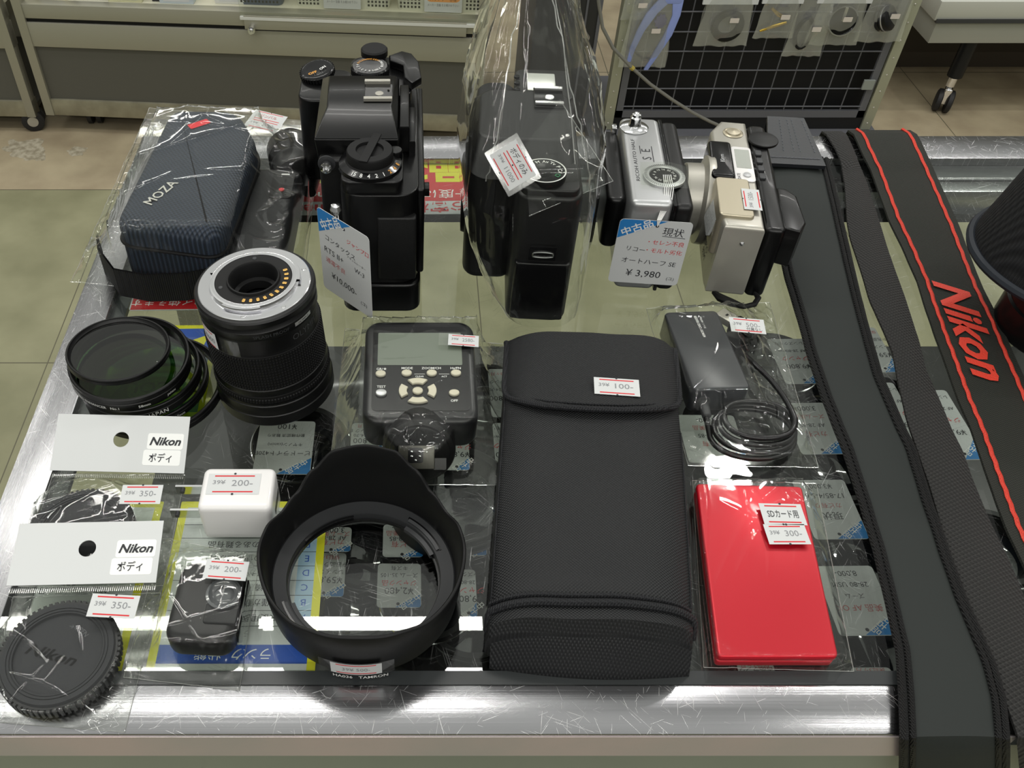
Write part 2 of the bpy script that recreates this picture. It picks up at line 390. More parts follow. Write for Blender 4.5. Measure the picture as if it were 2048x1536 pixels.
_s, _c = math.sin(TH), math.cos(TH)
def at(x, y, z=0.):
    a, b = (x - PX) / F, (y - PY) / F; dz = -_s - b * _c; t = (z - HC) / dz
    return (a * t, (_c - b * _s) * t, z)
def atY(x, y, Y):
    a, b = (x - PX) / F, (y - PY) / F; t = Y / (_c - b * _s)
    return (a * t, Y, HC + (-_s - b * _c) * t)
def frame(tl, tr, bl):
    """matrix of a flat card from three corners: x to the right, y up, origin at the middle; also width, height"""
    tl, tr, bl = Vector(tl), Vector(tr), Vector(bl); x = (tr - tl); wd = x.length; x.normalize(); y = tl - bl; y = y - x * y.dot(x); h = y.length; y.normalize(); z = x.cross(y)
    c = tl + x * wd / 2 - y * h / 2
    return Matrix(((x.x, y.x, z.x, c.x), (x.y, y.y, z.y, c.y), (x.z, y.z, z.z, c.z), (0, 0, 0, 1))), wd, h

def sticker(mb, M, price, w=2.5, h=1.25, pre='39¥', note=None, ink=GY, curve=None):
    """paper price label: two red lines, grey stamped price, two cut notches"""
    o = [(-w / 2, -h / 2), (w / 2, -h / 2), (w / 2, h / 2), (-w / 2, h / 2)]
    def cv(P):
        return P
    mb.prism(o, 0, .012, WH, M)
    for yy in (h * .38, -h * .38): mb.poly([(-w * .38, yy - h * .03), (w * .38, yy - h * .03), (w * .38, yy + h * .03), (-w * .38, yy + h * .03)], RED, M, z=.018)
    mb.poly(circ(0, h * .49, h * .05, 10), DK, M, z=.02); mb.poly(circ(0, -h * .49, h * .05, 10), DK, M, z=.02)
    mb.text(pre, h * .2, ink, M, x=-w * .28, y=h * .08, z=.02, wfit=w * .24, bold=.008)
    mb.text(price, h * .3, ink, M, x=w * .16, y=h * .04, z=.02, wfit=w * .40, bold=.004)
    if note: mb.text(note, h * .17, DK, M, x=w * .18, y=-h * .24, z=.02, wfit=w * .45)
    return mb

def hang_tag(mb, M, w, h, lines, flip=False):
    """second-hand tag with a blue corner; lines = (text, x, y, size, ink, rotation)"""
    o = rr(-w / 2, w / 2, -h / 2, h / 2, .28, 4)
    mb.prism(o, -.02, .0, WH, M)
    mb.poly([(-w / 2 + .02, h / 2 - .2), (-w / 2 + .02, h * .21), (w * .15, h / 2 - .02), (-w / 2 + .2, h / 2 - .02)], BLU, M, z=.006)
    mb.text('中古品', h * .092, WI, M, x=-w * .25, y=h * .385, rot=math.degrees(math.atan2(h * .29, w * .65)), z=.016, bold=.02, wfit=w * .44)
    mb.poly(circ(w * .02, h * .42, .11, 12), DK, M, z=.014)
    for (t, x, y, sz, ink, rot) in lines: mb.text(t, sz, ink, M, x=x * w, y=y * h, rot=rot, z=.012)
    return mb

def drape(quad, items, n=(60, 60), wr=.12, seed=1, edge=.05, it=220, free=.0, scale=.55, minh=None, lines=16, tight=.02):
    n = (int(n[0] * 1.7), int(n[1] * 1.7)); it = int(it * 2.2)
    """cellophane laid over things: heights relax like a membrane over the item heights, with sharp random folds"""
    A, B_, C_, D = [np.array(q[:2], float) for q in quad]   # far-left, far-right, near-right, near-left
    nu, nv = n; u = np.linspace(0, 1, nu)[None, :]; v = np.linspace(0, 1, nv)[:, None]
    X = (A[0] * (1 - u) + B_[0] * u) * (1 - v) + (D[0] * (1 - u) + C_[0] * u) * v
    Y = (A[1] * (1 - u) + B_[1] * u) * (1 - v) + (D[1] * (1 - u) + C_[1] * u) * v
    Hh = np.full(X.shape, edge)
    for f in items: Hh = np.maximum(Hh, f(X, Y))
    Hh[0, :] = Hh[-1, :] = edge; Hh[:, 0] = Hh[:, -1] = edge
    h = Hh.copy()
    for _ in range(it):
        q = h.copy(); q[1:-1, 1:-1] = (h[:-2, 1:-1] + h[2:, 1:-1] + h[1:-1, :-2] + h[1:-1, 2:]) / 4
        h = np.maximum(q, Hh)
    rnd = random.Random(seed); W = np.zeros(X.shape)
    for i in range(nv):
        for j in range(nu):
            p = Vector((X[i, j] * scale + seed * 7.3, Y[i, j] * scale + seed * 3.1, seed))
            a = abs(mnoise.noise(p + Vector((0, 0, 3)) + .8 * Vector((mnoise.noise(p * .7), mnoise.noise(p * .7 + Vector((9, 0, 0))), 0))))
            b = abs(mnoise.noise(p * 2.3 + Vector((5, 5, 1))))
            W[i, j] = (1 - min(1, a * 2.6)) ** 2 + .35 * (1 - min(1, b * 2.6)) ** 2
    e = np.minimum(np.minimum(u, 1 - u) * nu, np.minimum(v, 1 - v) * nv) / 4.; e = np.clip(e, 0, 1)
    on = np.where((Hh > edge + .01) & (h < Hh + .03), tight, 1.)
    for _ in range(3): on[1:-1, 1:-1] = (on[:-2, 1:-1] + on[2:, 1:-1] + on[1:-1, :-2] + on[1:-1, 2:]) / 4
    h = h + W * wr * (.25 + .75 * e) * on
    if minh is not None: h = np.maximum(h, minh)
    # long straight pleats running between random points of the bag
    for _ in range(lines):
        a = np.array([rnd.random(), rnd.random()]); an = rnd.uniform(0, PI); L_ = rnd.uniform(.12, .4); d = np.array([math.cos(an), math.sin(an)])
        U = np.broadcast_to(u, X.shape) - a[0]; V = np.broadcast_to(v, X.shape) - a[1]; t = U * d[0] + V * d[1]; bow = rnd.uniform(-.5, .5)
        q = np.abs(-U * d[1] + V * d[0] + bow * t * t)
        h = h + rnd.uniform(.05, .16) * (.5 + .5 * on) * np.exp(-q / .012) * np.clip(1 - np.abs(t) / L_, 0, 1) ** .7
    return [[(float(X[i, j]), float(Y[i, j]), float(h[i, j])) for j in range(nu)] for i in range(nv)]
def seam(P, wd=.12):
    """narrow welded borders of a bag, from its border points"""
    mb = MB()
    rows = P; nr, nc = len(P), len(P[0])
    for line in ([P[0][j] for j in range(nc)], [P[-1][j] for j in range(nc)], [P[i][0] for i in range(nr)], [P[i][-1] for i in range(nr)]):
        pts = line[::2] + ([line[-1]] if len(line) % 2 == 0 else [])
        mb.tube([(p[0], p[1], p[2] + .01) for p in pts], wd * .16, FILMS, n=4)
    return mb
def rectf(x0, x1, y0, y1, h, s=.5, rz=0, cx=None, cy=None):
    """height field of a soft-edged block"""
    cx = (x0 + x1) / 2 if cx is None else cx; cy = (y0 + y1) / 2 if cy is None else cy; ca, sa = math.cos(R(-rz)), math.sin(R(-rz))
    def f(X, Y):
        a = (X - cx) * ca - (Y - cy) * sa; b = (X - cx) * sa + (Y - cy) * ca
        d = np.minimum((x1 - x0) / 2 + s * .0 - np.abs(a), (y1 - y0) / 2 - np.abs(b)); return np.where(d > -.12, h, 0.)
    return f
def circf(cx, cy, r, h): return lambda X, Y: np.where((X - cx) ** 2 + (Y - cy) ** 2 < (r + .12) ** 2, h, 0.)
# ================================================================ the setting: shop floor
fm = bpy.data.materials.new('shop_floor'); fm.use_nodes = True
def floor_mat():
    nt = fm.node_tree; L = nt.links.new; b = nt.nodes['Principled BSDF']; tc = nt.nodes.new('ShaderNodeTexCoord')
    sp = nt.nodes.new('ShaderNodeSeparateXYZ'); L(tc.outputs['Object'], sp.inputs[0])
    n = nt.nodes.new('ShaderNodeTexNoise'); n.inputs['Scale'].default_value = 7; n.inputs['Detail'].default_value = 8; L(tc.outputs['Object'], n.inputs['Vector'])
    def ramp(c0, c1, lo=.35, hi=.7, src=None):
        r = nt.nodes.new('ShaderNodeValToRGB'); r.color_ramp.elements[0].color = (*hexc(c0), 1); r.color_ramp.elements[1].color = (*hexc(c1), 1)
        r.color_ramp.elements[0].position = lo; r.color_ramp.elements[1].position = hi; L(src or n.outputs['Fac'], r.inputs[0]); return r.outputs[0]
    green = ramp('#7e7d60', '#949274'); beige = ramp('#968870', '#b5a88c')
    gt = nt.nodes.new('ShaderNodeMath'); gt.operation = 'GREATER_THAN'; gt.inputs[1].default_value = 1.955; L(sp.outputs[1], gt.inputs[0])
    mx = nt.nodes.new('ShaderNodeMix'); mx.data_type = 'RGBA'; L(gt.outputs[0], mx.inputs[0]); L(green, mx.inputs[6]); L(beige, mx.inputs[7])
    # tile joints
    def joint(sock, off, step, wd):
        a = nt.nodes.new('ShaderNodeMath'); a.operation = 'ADD'; L(sock, a.inputs[0]); a.inputs[1].default_value = off
        m_ = nt.nodes.new('ShaderNodeMath'); m_.operation = 'PINGPONG'; L(a.outputs[0], m_.inputs[0]); m_.inputs[1].default_value = step / 2
        l = nt.nodes.new('ShaderNodeMath'); l.operation = 'LESS_THAN'; L(m_.outputs[0], l.inputs[0]); l.inputs[1].default_value = wd; return l.outputs[0]
    j1 = joint(sp.outputs[0], .742, .45, .0012); j2 = joint(sp.outputs[1], -1.325, .63, .0015)
    mxm = nt.nodes.new('ShaderNodeMath'); mxm.operation = 'MAXIMUM'; L(j1, mxm.inputs[0]); L(j2, mxm.inputs[1])
    m2 = nt.nodes.new('ShaderNodeMix'); m2.data_type = 'RGBA'; L(mxm.outputs[0], m2.inputs[0]); L(mx.outputs[2], m2.inputs[6]); m2.inputs[7].default_value = (*hexc('#5a5644'), 1)
    L(m2.outputs[2], b.inputs['Base Color']); b.inputs['Roughness'].default_value = .45
    bp = nt.nodes.new('ShaderNodeBump'); bp.inputs['Strength'].default_value = .15; bp.inputs['Distance'].default_value = .002; L(n.outputs['Fac'], bp.inputs['Height']); L(bp.outputs[0], b.inputs['Normal'])
floor_mat()
m = MB().box(-500, 500, -150, 600, -92, -90, fm); structure(m.build('floor', None, (0, 0, -90)))
bpy.data.objects['floor'].location = (0, 0, 0); 
m = MB().box(-500, 500, 600, 604, -90, 180, mat('back_wall', '#8b8a80', .7)); structure(m.build('wall_back', None, (0, 600, -90)))
# pale scuff left by torn tape on the floor
sm = mat('tape_residue', '#b3ab97', .7, var=(60, '#8e8570', .4, .62))
rnd = random.Random(4)
for k, (px, py, r1, r2, lb) in enumerate(((55, 300, 5.6, 5.2, 'large pale scuff of torn tape on the floor'), (155, 302, 2.6, 2.2, 'small pale tape scuff on the floor, nearer the bagged pouch'))):
    c = at(px, py, -90); pts = []
    for i in range(46):
        a = 2 * PI * i / 46; q = 1 + .55 * mnoise.noise(Vector((math.cos(a) * 1.7 + k * 9, math.sin(a) * 1.7, 1))) + rnd.uniform(-.12, .12)
        pts.append((c[0] + r1 * q * math.cos(a) - (.5 * r1 * math.sin(a) if k == 0 else 0), c[1] + r2 * q * math.sin(a)))
    tag(MB().prism(pts, -89.99, -89.97, sm).build('floor_scuff', None, (c[0], c[1], -90)), lb, 'floor mark')

# ================================================================ the showcase counter
ALU = scratched('scratched_steel', (.42, .42, .435), .22, 1.)
ALU2 = scratched('scratched_steel_side', (.34, .34, .35), .26, 1., 'metal_y')
TRIM = mat('rail_face', '#b8b3b3', .3, .45, var=(9, '#d0bcbc', .35, .65))  # pinkish mottle paints mirrored surroundings into the rail face colour
GLS = scratched('counter_glass', (.965, .985, .965), .004, 0, 'glass')
DAL = mat('dark_track', '#3b3d3f', .35, .6)
SH = mat('dark_shelf', '#2b2c2a', .3, coat=.3)
PANEL = mat('grey_green_panel', '#7d867b', .25, coat=.5, var=(2.5, '#6d756b', .3, .7))  # opaque front glass, with the floor's reflection put into its colour
X0, X1, Y0, Y1 = -22.45, 62.0, 16.9, 68.2
cn = Thing('display_counter', 'glass-topped showcase counter with scratched steel rails that everything lies on', 'counter', (X0, Y0, -90))
cn.part('glass_top', MB().box(X0 + 2.3, X1, Y0 + 2.2, Y1 - 3.4, -.5, 0, GLS), 'scratched clear glass top')
m = MB(); m.box(X0 + .03, 27.45, Y0, Y0 + 2.35, -2.3, .05, ALU, b=.12); cn.part('front_rail', m); cn.part('front_trim', MB().box(X0 + .03, 27.45, Y0 - .06, Y0 - .005, -2.2, -.12, TRIM))
m = MB(); m.box(27.75, X1, Y0 + .9, Y0 + 2.35, -2.3, .03, ALU, b=.12); cn.part('front_rail', m)
cn.part('side_rail', MB().box(X0, X0 + 2.35, Y0 + 2.38, Y1 - .02, -2.2, .04, ALU2, b=.12))
m = MB(); m.box(X0 + 2.4, X1, Y1 - 3.55, Y1, -1.2, .04, ALU, b=.12); cn.part('rear_rail', m)
m = MB()
m.box(X0 + 2.38, X1, Y1 - 5.3, Y1 - 3.6, -1.5, -.62, DAL, b=.05); m.box(X0 + 2.38, X1, Y1 - 5.6, Y1 - 5.3, -1.0, -.64, ALU)
m.box(X0 + 2.38, X1, Y1 - 7.2, Y1 - 5.7, -3.2, -.75, ALU, b=.1); m.box(X0 + 2.38, X1, Y1 - 7.6, Y1 - 7.2, -3.4, -2.6, DAL)
cn.part('sliding_door_track', m)
m = MB(); m.box(X0 + 2.36, 27.4, Y0 + 2.36, Y0 + 3.05, -.45, .03, mat('gasket', '#2e3132', .35)); m.box(X0 + 2.36, X0 + 3.3, Y0 + 3.05, Y1 - 7, -.9, -.52, mat('gasket', '#2e3132', .35)); cn.part('gasket', m)
cn.part('front_panel', MB().box(X0 + .3, X1, Y0 + .5, Y0 + .8, -60, -2.32, PANEL))
cn.part('shelf', MB().box(X0 + 2, X1, Y0 + 3, 60.5, -18, -17.2, SH, b=.05))
for px_, py_ in ((X0 + .1, Y0 + 2.4), (X0 + .1, Y1 - 2.4), (X1 - 2.4, Y1 - 2.4)): cn.part('post', MB().box(px_, px_ + 2, py_, py_ + 2, -90, -2.25, ALU2))

# printed sheets and signs lying right under the glass; they face the far side, so they read upside down from here
def sheet_thing(name, label, cat, quad, z, fn, group=None):
    """quad: pixel-free corners far-left, far-right, near-left in cm; the sheet's own top edge is the near edge (turned half round)"""
    A, B_, D = [Vector((q[0], q[1], z)) for q in quad]
    br = B_ + (D - A)
    M, w_, h_ = frame(br, D, B_)           # reading direction reversed: top-left of the print is the near-right corner
    mb = MB(); fn(mb, M, w_, h_)
    return tag(mb.build(name, None, (A.x, A.y, z)), label, cat, group)
def chart(mb, M, w, h):
    mb.prism(rr(-w / 2, w / 2, -h / 2, h / 2, .05, 1), -.04, 0, YEL, M); b = .42
    mb.poly([(-w / 2 + b, -h / 2 + b), (w / 2 - b, -h / 2 + b), (w / 2 - b, h / 2 - b), (-w / 2 + b, h / 2 - b)], WH, M, z=.006)
    mb.poly([(-w / 2 + b, h / 2 - 2.1), (w / 2 - b, h / 2 - 2.1), (w / 2 - b, h / 2 - 1.1), (-w / 2 + b, h / 2 - 1.1)], DBL, M, z=.012)
    mb.text('ランク  状態', .5, WI, M, x=0, y=h / 2 - 1.6, z=.018)
    lb = mat('pale_blue_ink', '#a9c6dd', .5)
    mb.poly([(-w / 2 + b, -h / 2 + b), (-w / 2 + b + .9, -h / 2 + b), (-w / 2 + b + .9, h / 2 - 2.1), (-w / 2 + b, h / 2 - 2.1)], lb, M, z=.011)
    rows = ['未開封品', '未使用品、とても綺麗', '僅かに使用感有り', '綺麗なレベル', 'キズが僅かに有り', '通常の使用感が有り', '具合のある難有品', 'ジャンク品  部品取り', '動作保証']
    rh = (h - 2.1 - b * 2) / len(rows)
    for i, t in enumerate(rows):
        yy = h / 2 - 2.25 - rh * (i + .5); mb.text(t, .34, DK, M, x=.3, y=yy, z=.016)
        mb.poly([(-w / 2 + b, yy - rh / 2), (w / 2 - b, yy - rh / 2), (w / 2 - b, yy - rh / 2 + .03), (-w / 2 + b, yy - rh / 2 + .03)], DK, M, z=.014)
        mb.text('SABCDEFGJ'[i], .4, DBL, M, x=-w / 2 + b + .45, y=yy, z=.018)
sheet_thing('grading_chart', 'yellow-bordered chart with a blue band under the glass left of the lens hood', 'sign',
            (at(330, 1003, -.62), at(622, 1003, -.62), at(284, 1371, -.62)), -.62, chart)
def chart2(mb, M, w, h):
    mb.prism(rr(-w / 2, w / 2, -h / 2, h / 2, .05, 1), -.04, 0, YEL, M); b = .42
    mb.poly([(-w / 2 + b, -h / 2 + b), (w / 2 - b, -h / 2 + b), (w / 2 - b, h / 2 - b), (-w / 2 + b, h / 2 - b)], WH, M, z=.006)
    for i in range(7): mb.text(['保証について', '返品はできません', '動作確認済み', '保証期間は三ヶ月', 'レシート必要', '中古品のため', 'ご了承ください'][i], .32, DK, M, x=0, y=h / 2 - 1.4 - i * 1.25, z=.012)
    mb.text('お客様へ', .6, OR, M, x=-1.5, y=h / 2 - .85, z=.014)
sheet_thing('notice_sheet', 'yellow-bordered printed notice under the glass beneath the bagged body caps', 'sign',
            (at(75, 1000, -.62), at(325, 1003, -.62), at(-60, 1371, -.62)), -.62, chart2)
def redstrip(mb, M, w, h):
    mb.prism(rr(-w / 2, w / 2, -h / 2, h / 2, .2, 3), -.04, 0, WH, M)
    mb.poly([(-w / 2 + .1, h / 2 - 1.6), (w / 2 - .1, h / 2 - 1.6), (w / 2 - .1, h / 2 - .06), (-w / 2 + .1, h / 2 - .06)], mat('sign_red', '#cf2028', .5), M, z=.008)
    mb.text('ペイ使えます', .62, WI, M, x=.2, y=h / 2 - .82, z=.014)
sheet_thing('payment_sign', 'small white sign with a red strip under the glass beside the zoom lens', 'sign', (at(265, 572, -.62), at(425, 570, -.62), at(257, 621, -.62)), -.62, redstrip)
def starsheet(mb, M, w, h):
    mb.prism(rr(-w / 2, w / 2, -h / 2, h / 2, .1, 2), -.04, 0, YEL, M); b = .35
    mb.poly([(-w / 2 + b, -h / 2 + b), (w / 2 - b, -h / 2 + b), (w / 2 - b, h / 2 - b), (-w / 2 + b, h / 2 - b)], DBL, M, z=.006)
    for (cx, cy, r) in ((-w * .28, -h * .22, 1.7), (w * .1, -h * .3, 1.3), (w * .3, h * .1, 1.6)):
        st = [(cx + (r if k % 2 == 0 else r * .5) * math.cos(PI / 5 * k + .3), cy + (r if k % 2 == 0 else r * .5) * math.sin(PI / 5 * k + .3)) for k in range(10)]
        mb.poly(st, YEL, M, z=.011)
    mb.poly(circ(-w * .12, h * .2, 2.2, 30, 1.9), YEL, M, z=.012)
    mb.text('Popular', .5, DBL, M, x=-w * .27, y=-h * .24, z=.017); mb.text('DISCOU', .95, DK, M, x=-w * .12, y=h * .2, z=.018, bold=.02)
sheet_thing('star_sign', 'blue and yellow sign with stars under the glass below the filter stack', 'sign', (at(215, 652, -.62), at(436, 650, -.62), at(160, 835, -.62)), -.62, starsheet)
def redsign(mb, M, w, h):
    rd = mat('sign_red', '#cf2028', .5)
    mb.prism(rr(-w / 2, w / 2, -h / 2, h / 2, .05, 1), -.04, 0, WH, M)
    mb.poly([(-w / 2 + .05, -h / 2 + .05), (w / 2 - .05, -h / 2 + .05), (w / 2 - .05, h / 2 - 1.75), (-w / 2 + .05, h / 2 - 1.75)], rd, M, z=.008)
    mb.text('お客様', 1.15, rd, M, x=-w * .33, y=h / 2 - .95, z=.012, bold=.012)
    mb.text('一度にご', .95, WI, M, x=-w * .33, y=h / 2 - 2.7, z=.014)
    mb.text('品3', 2.3, YEL, M, x=-w * .34, y=-h / 2 + 1.7, z=.014, bold=.05)
    mb.text('ustomer', 1.2, rd, M, x=w * .30, y=h / 2 - .85, z=.014, bold=.03)
    mb.text('can show', .95, WI, M, x=w * .33, y=h / 2 - 2.6, z=.014, bold=.02)
    mb.poly(circ(w * .34, -h / 2 + 1.9, 1.5, 24), YEL, M, z=.012)
sheet_thing('notice_sign', 'red and white notice with big yellow figures under the far edge of the glass', 'sign', (at(606, 322, -.53), at(926, 320, -.53), at(592, 430, -.53)), -.53, redsign)

# ---- things inside the showcase: lens barrels on the shelf, each with its second-hand tag
def shelf_lens(px, py, r, h, label, kind=0, group='lenses inside the showcase'):
    zt = -17.2 + h; x, y, _ = at(px, py, zt)
    t = Thing('camera_lens', label, 'lens', (x, y, -17.2), group=group, local=True)
    t.part('barrel', MB().lathe([(r * .93, 0), (r, .2), (r, h * .45), (r * .95, h * .47), (r * .95, h * .5), (r, h * .52), (r, h - .25), (r * .96, h), (r * .84, h), (r * .74, h - .9), (r * .72, h - 1.0)], KS, n=40, cap=False))
    t.part('front_glass', MB().lathe([(0, h - .75), (r * .3, h - .78), (r * .55, h - .88), (r * .74, h - 1.05)], mat('coated_glass', '#0a0d12', .03, coat=1.), n=32, cap=False))
    t.part('rim', MB().lathe([(r * .99, h - .5), (r * 1.02, h - .45), (r * 1.02, h - .3), (r * .99, h - .25)], CHR if kind else GR, n=40, cap=False))
    return t
def shelf_tag(x0, x1, y0, y1, z, label, lines, skew=0):
    A = at(x0, y0, z); B_ = at(x1, y0 + skew * .1, z); D = at(x0 - skew, y1, z)
    Av, Bv, Dv = Vector(A), Vector(B_), Vector(D); br = Bv + (Dv - Av); M, w_, h_ = frame(br, Dv, Bv)
    mb = MB(); o = rr(-w_ / 2, w_ / 2, -h_ / 2, h_ / 2, .25, 3); mb.prism(o, -.03, 0, WH, M)
    mb.poly([(-w_ / 2 + .03, h_ / 2 - .1), (-w_ / 2 + .03, h_ * .2), (w_ * .08, h_ / 2 - .03), (-w_ / 2 + .12, h_ / 2 - .03)], BLU, M, z=.006)
    mb.text('中古品', .42, WI, M, x=-w_ * .25, y=h_ * .36, rot=38, z=.012, bold=.012)
    for i, (t_, ink, sz) in enumerate(lines): mb.text(t_, sz, ink, M, x=0, y=h_ * (.12 - .17 * i), z=.012)
    mb.poly(circ(w_ * .02, h_ * .42, .12, 10), DK, M, z=.014)
    return tag(mb.build('price_tag', None, (Av.x, Av.y, z)), label, 'price tag', 'tags inside the showcase')
# pieces of box and dark bodies that fill the shelf
lens_list = [
 (600, 880, 3.6, 7, 'dark lens barrel in the showcase just below the tall zoom lens'), (905, 985, 4.4, 7.5, 'wide dark lens in the showcase below the flash trigger bag'),
 (960, 860, 3.2, 6, 'lens inside the showcase left of the fabric pouch, upper one'), (975, 780, 3.1, 5.5, 'lens inside the showcase beside the pouch flap'),
 (735, 1090, 3.4, 4.5, 'lens inside the showcase seen through the far part of the hood ring'), (700, 1195, 3.2, 4.0, 'lens inside the showcase seen through the near part of the hood ring'),
 (855, 1195, 3.2, 4.5, 'lens inside the showcase seen through the right part of the hood ring'), (945, 1230, 3.2, 4.2, 'lens inside the showcase between hood and pouch'),
 (1450, 850, 3.8, 6, 'lens inside the showcase under the coiled cable'), (1555, 720, 3.4, 6, 'lens inside the showcase by the card reader plug'),
 (1655, 800, 3.2, 6, 'lens with a clear cap in the showcase, farthest beside the padded strap'), (1675, 930, 3.3, 6, 'lens with a clear cap in the showcase above the red case'),
 (1715, 1110, 3.3, 6, 'lens with a clear cap in the showcase right of the red case'), (1780, 1290, 3.4, 6, 'lens with a clear cap in the showcase nearest the front rail'),
 (1590, 1330, 3.2, 5.5, 'lens in the showcase below the near end of the red case'), (1120, 1320, 3.4, 5, 'lens in the showcase below the near end of the fabric pouch'),
 (1770, 800, 3.2, 6, 'lens in the showcase between the two left straps, far one'), (1860, 960, 3.2, 6, 'lens in the showcase under the woven strap'), (1990, 1090, 3.2, 6, 'lens in the showcase under the red-lined strap'),
 (760, 955, 3.3, 6, 'lens in the showcase behind the tall petal of the hood')]
for k, (px, py, r, h, lb) in enumerate(lens_list): shelf_lens(px, py, r, h, lb, k % 3 == 0)
D1 = [('¥59,800', DK, .5), ('レンズ 24-70', DK, .3), ('中古品ランク B', DK, .3), ('保証3ヶ月', PINK, .28)]
D2 = [('¥9,800', DK, .5), ('ジャンク', RED, .4), ('AF 28-80mm', DK, .3), ('レンズクモリ', DK, .28)]
D3 = [('カビ有', PINK, .4), ('AF 28-85', DK, .36), ('ズーム美品', PINK, .34), ('3,000-', DK, .45)]
for q in [
 (512, 622, 842, 948, -9.5, 'tag reading ¥100 in the showcase below the tall zoom lens', [('スピードライト420EZ', DK, .36), ('キヤノン(canon)', DK, .26), ('動作確認済 難あり', DK, .24), ('¥100', DK, .5)], 8),
 (706, 776, 846, 903, -10, 'tag in the showcase under the lower left of the flash trigger bag', D1, 6),
 (893, 942, 858, 940, -9.5, 'tag with blue corner in the showcase right of the flash trigger foot', D2, 4),
 (985, 1040, 738, 834, -10, 'tag in the showcase beside the pouch flap', D1, 2), (995, 1050, 846, 950, -10, 'tag in the showcase half hidden by the pouch body', D2, 2),
 (632, 705, 1054, 1103, -11.5, 'tag at the far left inside the hood ring', D3, 6), (617, 692, 1105, 1193, -12, 'tag at the near left inside the hood ring, reading ¥59,800', D1, 8),
 (767, 846, 1049, 1114, -11.5, 'tag at the far right inside the hood ring', D3, 2), (757, 843, 1127, 1215, -12, 'tag at the near right inside the hood ring, reading ¥2,480', [('¥2,480', DK, .5), ('ジャンク品', RED, .34), ('ズーム 35-105', DK, .3), ('キズ有', DK, .28)], 4),
 (920, 974, 1025, 1111, -11, 'tag in the showcase between hood and pouch, far one', D3, 2), (924, 956, 1139, 1234, -12, 'tag in the showcase between hood and pouch, near one', D2, 2),
 (1388, 1502, 830, 925, -9, 'handwritten tag in the showcase under the cable coil', D3, 10), (1560, 1640, 678, 768, -9, 'tag reading ¥9,800 in the showcase beside the padded strap', D2, -12),
 (1592, 1680, 806, 909, -9, 'handwritten tag in the showcase right of the cable bag', D3, -12), (1618, 1722, 960, 1079, -9, 'handwritten tag in the showcase beside the top of the red case', [('現状', DK, .5), ('カビ有り', PINK, .34), ('17-85/4-5.6', DK, .42), ('¥3,000', DK, .4)], -12),
 (1668, 1784, 1132, 1272, -9, 'handwritten tag in the showcase beside the lower half of the red case', [('美品 AF OK', PINK, .4), ('ズーム', DK, .3), ('28-80 USM', DK, .36), ('8,000-', DK, .4)], -12),
 (1720, 1800, 1335, 1400, -9, 'tag edge in the showcase by the front rail under the padded strap', D1, -4), (1487, 1560, 1325, 1380, -10, 'tag in the showcase at the near end of the red case', D1, 0),
 (1743, 1790, 655, 745, -9, 'tag in the showcase between padded and woven straps, far one', D1, -8), (1790, 1850, 765, 905, -9, 'tag in the showcase between padded and woven straps, middle one', D2, -8),
 (1845, 1910, 935, 1055, -9, 'tag in the showcase between padded and woven straps, near one', D1, -10), (1890, 1960, 780, 920, -9, 'tag in the showcase between woven and red-lined straps', D2, -10)]:
    shelf_tag(*q[:6], q[6], q[7])
# ================================================================ things on the counter, near row
def flatbag(name, label, quad, items, seed, grp=None, wr=.12, extra=None, n=(70, 70), cat='plastic bag', scale=.55, it=220):
    P = drape(quad, items, n=n, wr=wr, seed=seed, scale=scale, it=it)
    o = Thing(name, label, cat, (quad[3][0], quad[3][1], 0), group=grp)
    o.part('front_film', MB().sheet(P, FILM), smooth=180)
    o.part('back_film', MB().sheet([[(q[0][0], q[0][1], .02), (q[-1][0], q[-1][1], .02)] for q in (P[0], P[-1])], FILM), smooth=0)
    o.part('seam', seam(P))
    return o, P

# --- body caps in bags with header cards
def body_cap(cx, cy, z, label, tilt=(0, 0)):
    t = Thing('camera_body_cap', label, 'camera cap', (cx, cy, z), rz=0, group='black body caps in header bags', local=True)
    r = 2.86
    t.part('disc', MB().lathe([(0, .1), (r - .2, .1), (r - .2, .62), (r - .28, .82), (2.35, .82), (2.35, .76), (2.3, .76), (2.3, .82), (2.2, .82), (2.2, .76), (2.15, .76), (2.15, .8), (2.08, .8), (2.05, .66), (0, .66)],
                            mat('cap_plastic', '#2b2c2f', .65, spec=.3, bump=(1500, .3, .02)), n=72))
    m = MB()
    for k in range(64):
        a = 360 * k / 64; m.box(r - .24, r, -.08, .08, .08, .66, KP, T(rz=a))
    m.lathe([(r - .22, .06), (r - .12, .06), (r - .12, .68), (r - .22, .68)], KP, n=64, cap=False)
    t.part('grip_ring', m)
    m = MB(); CL_ = mat('cap_lettering', '#020202', .5, spec=.15); m.text('Nikon', .55, CL_, T(z=.66), bold=.03, shear=.3, z=.012, x=-.3, y=-.05, rot=-15, wfit=2.6); m.ringtext('→OPEN', 1.45, 62, .24, mat('cap_raised', '#56575a', .5), T(z=.66), z=.012)
    t.part('lettering', m)
    return t
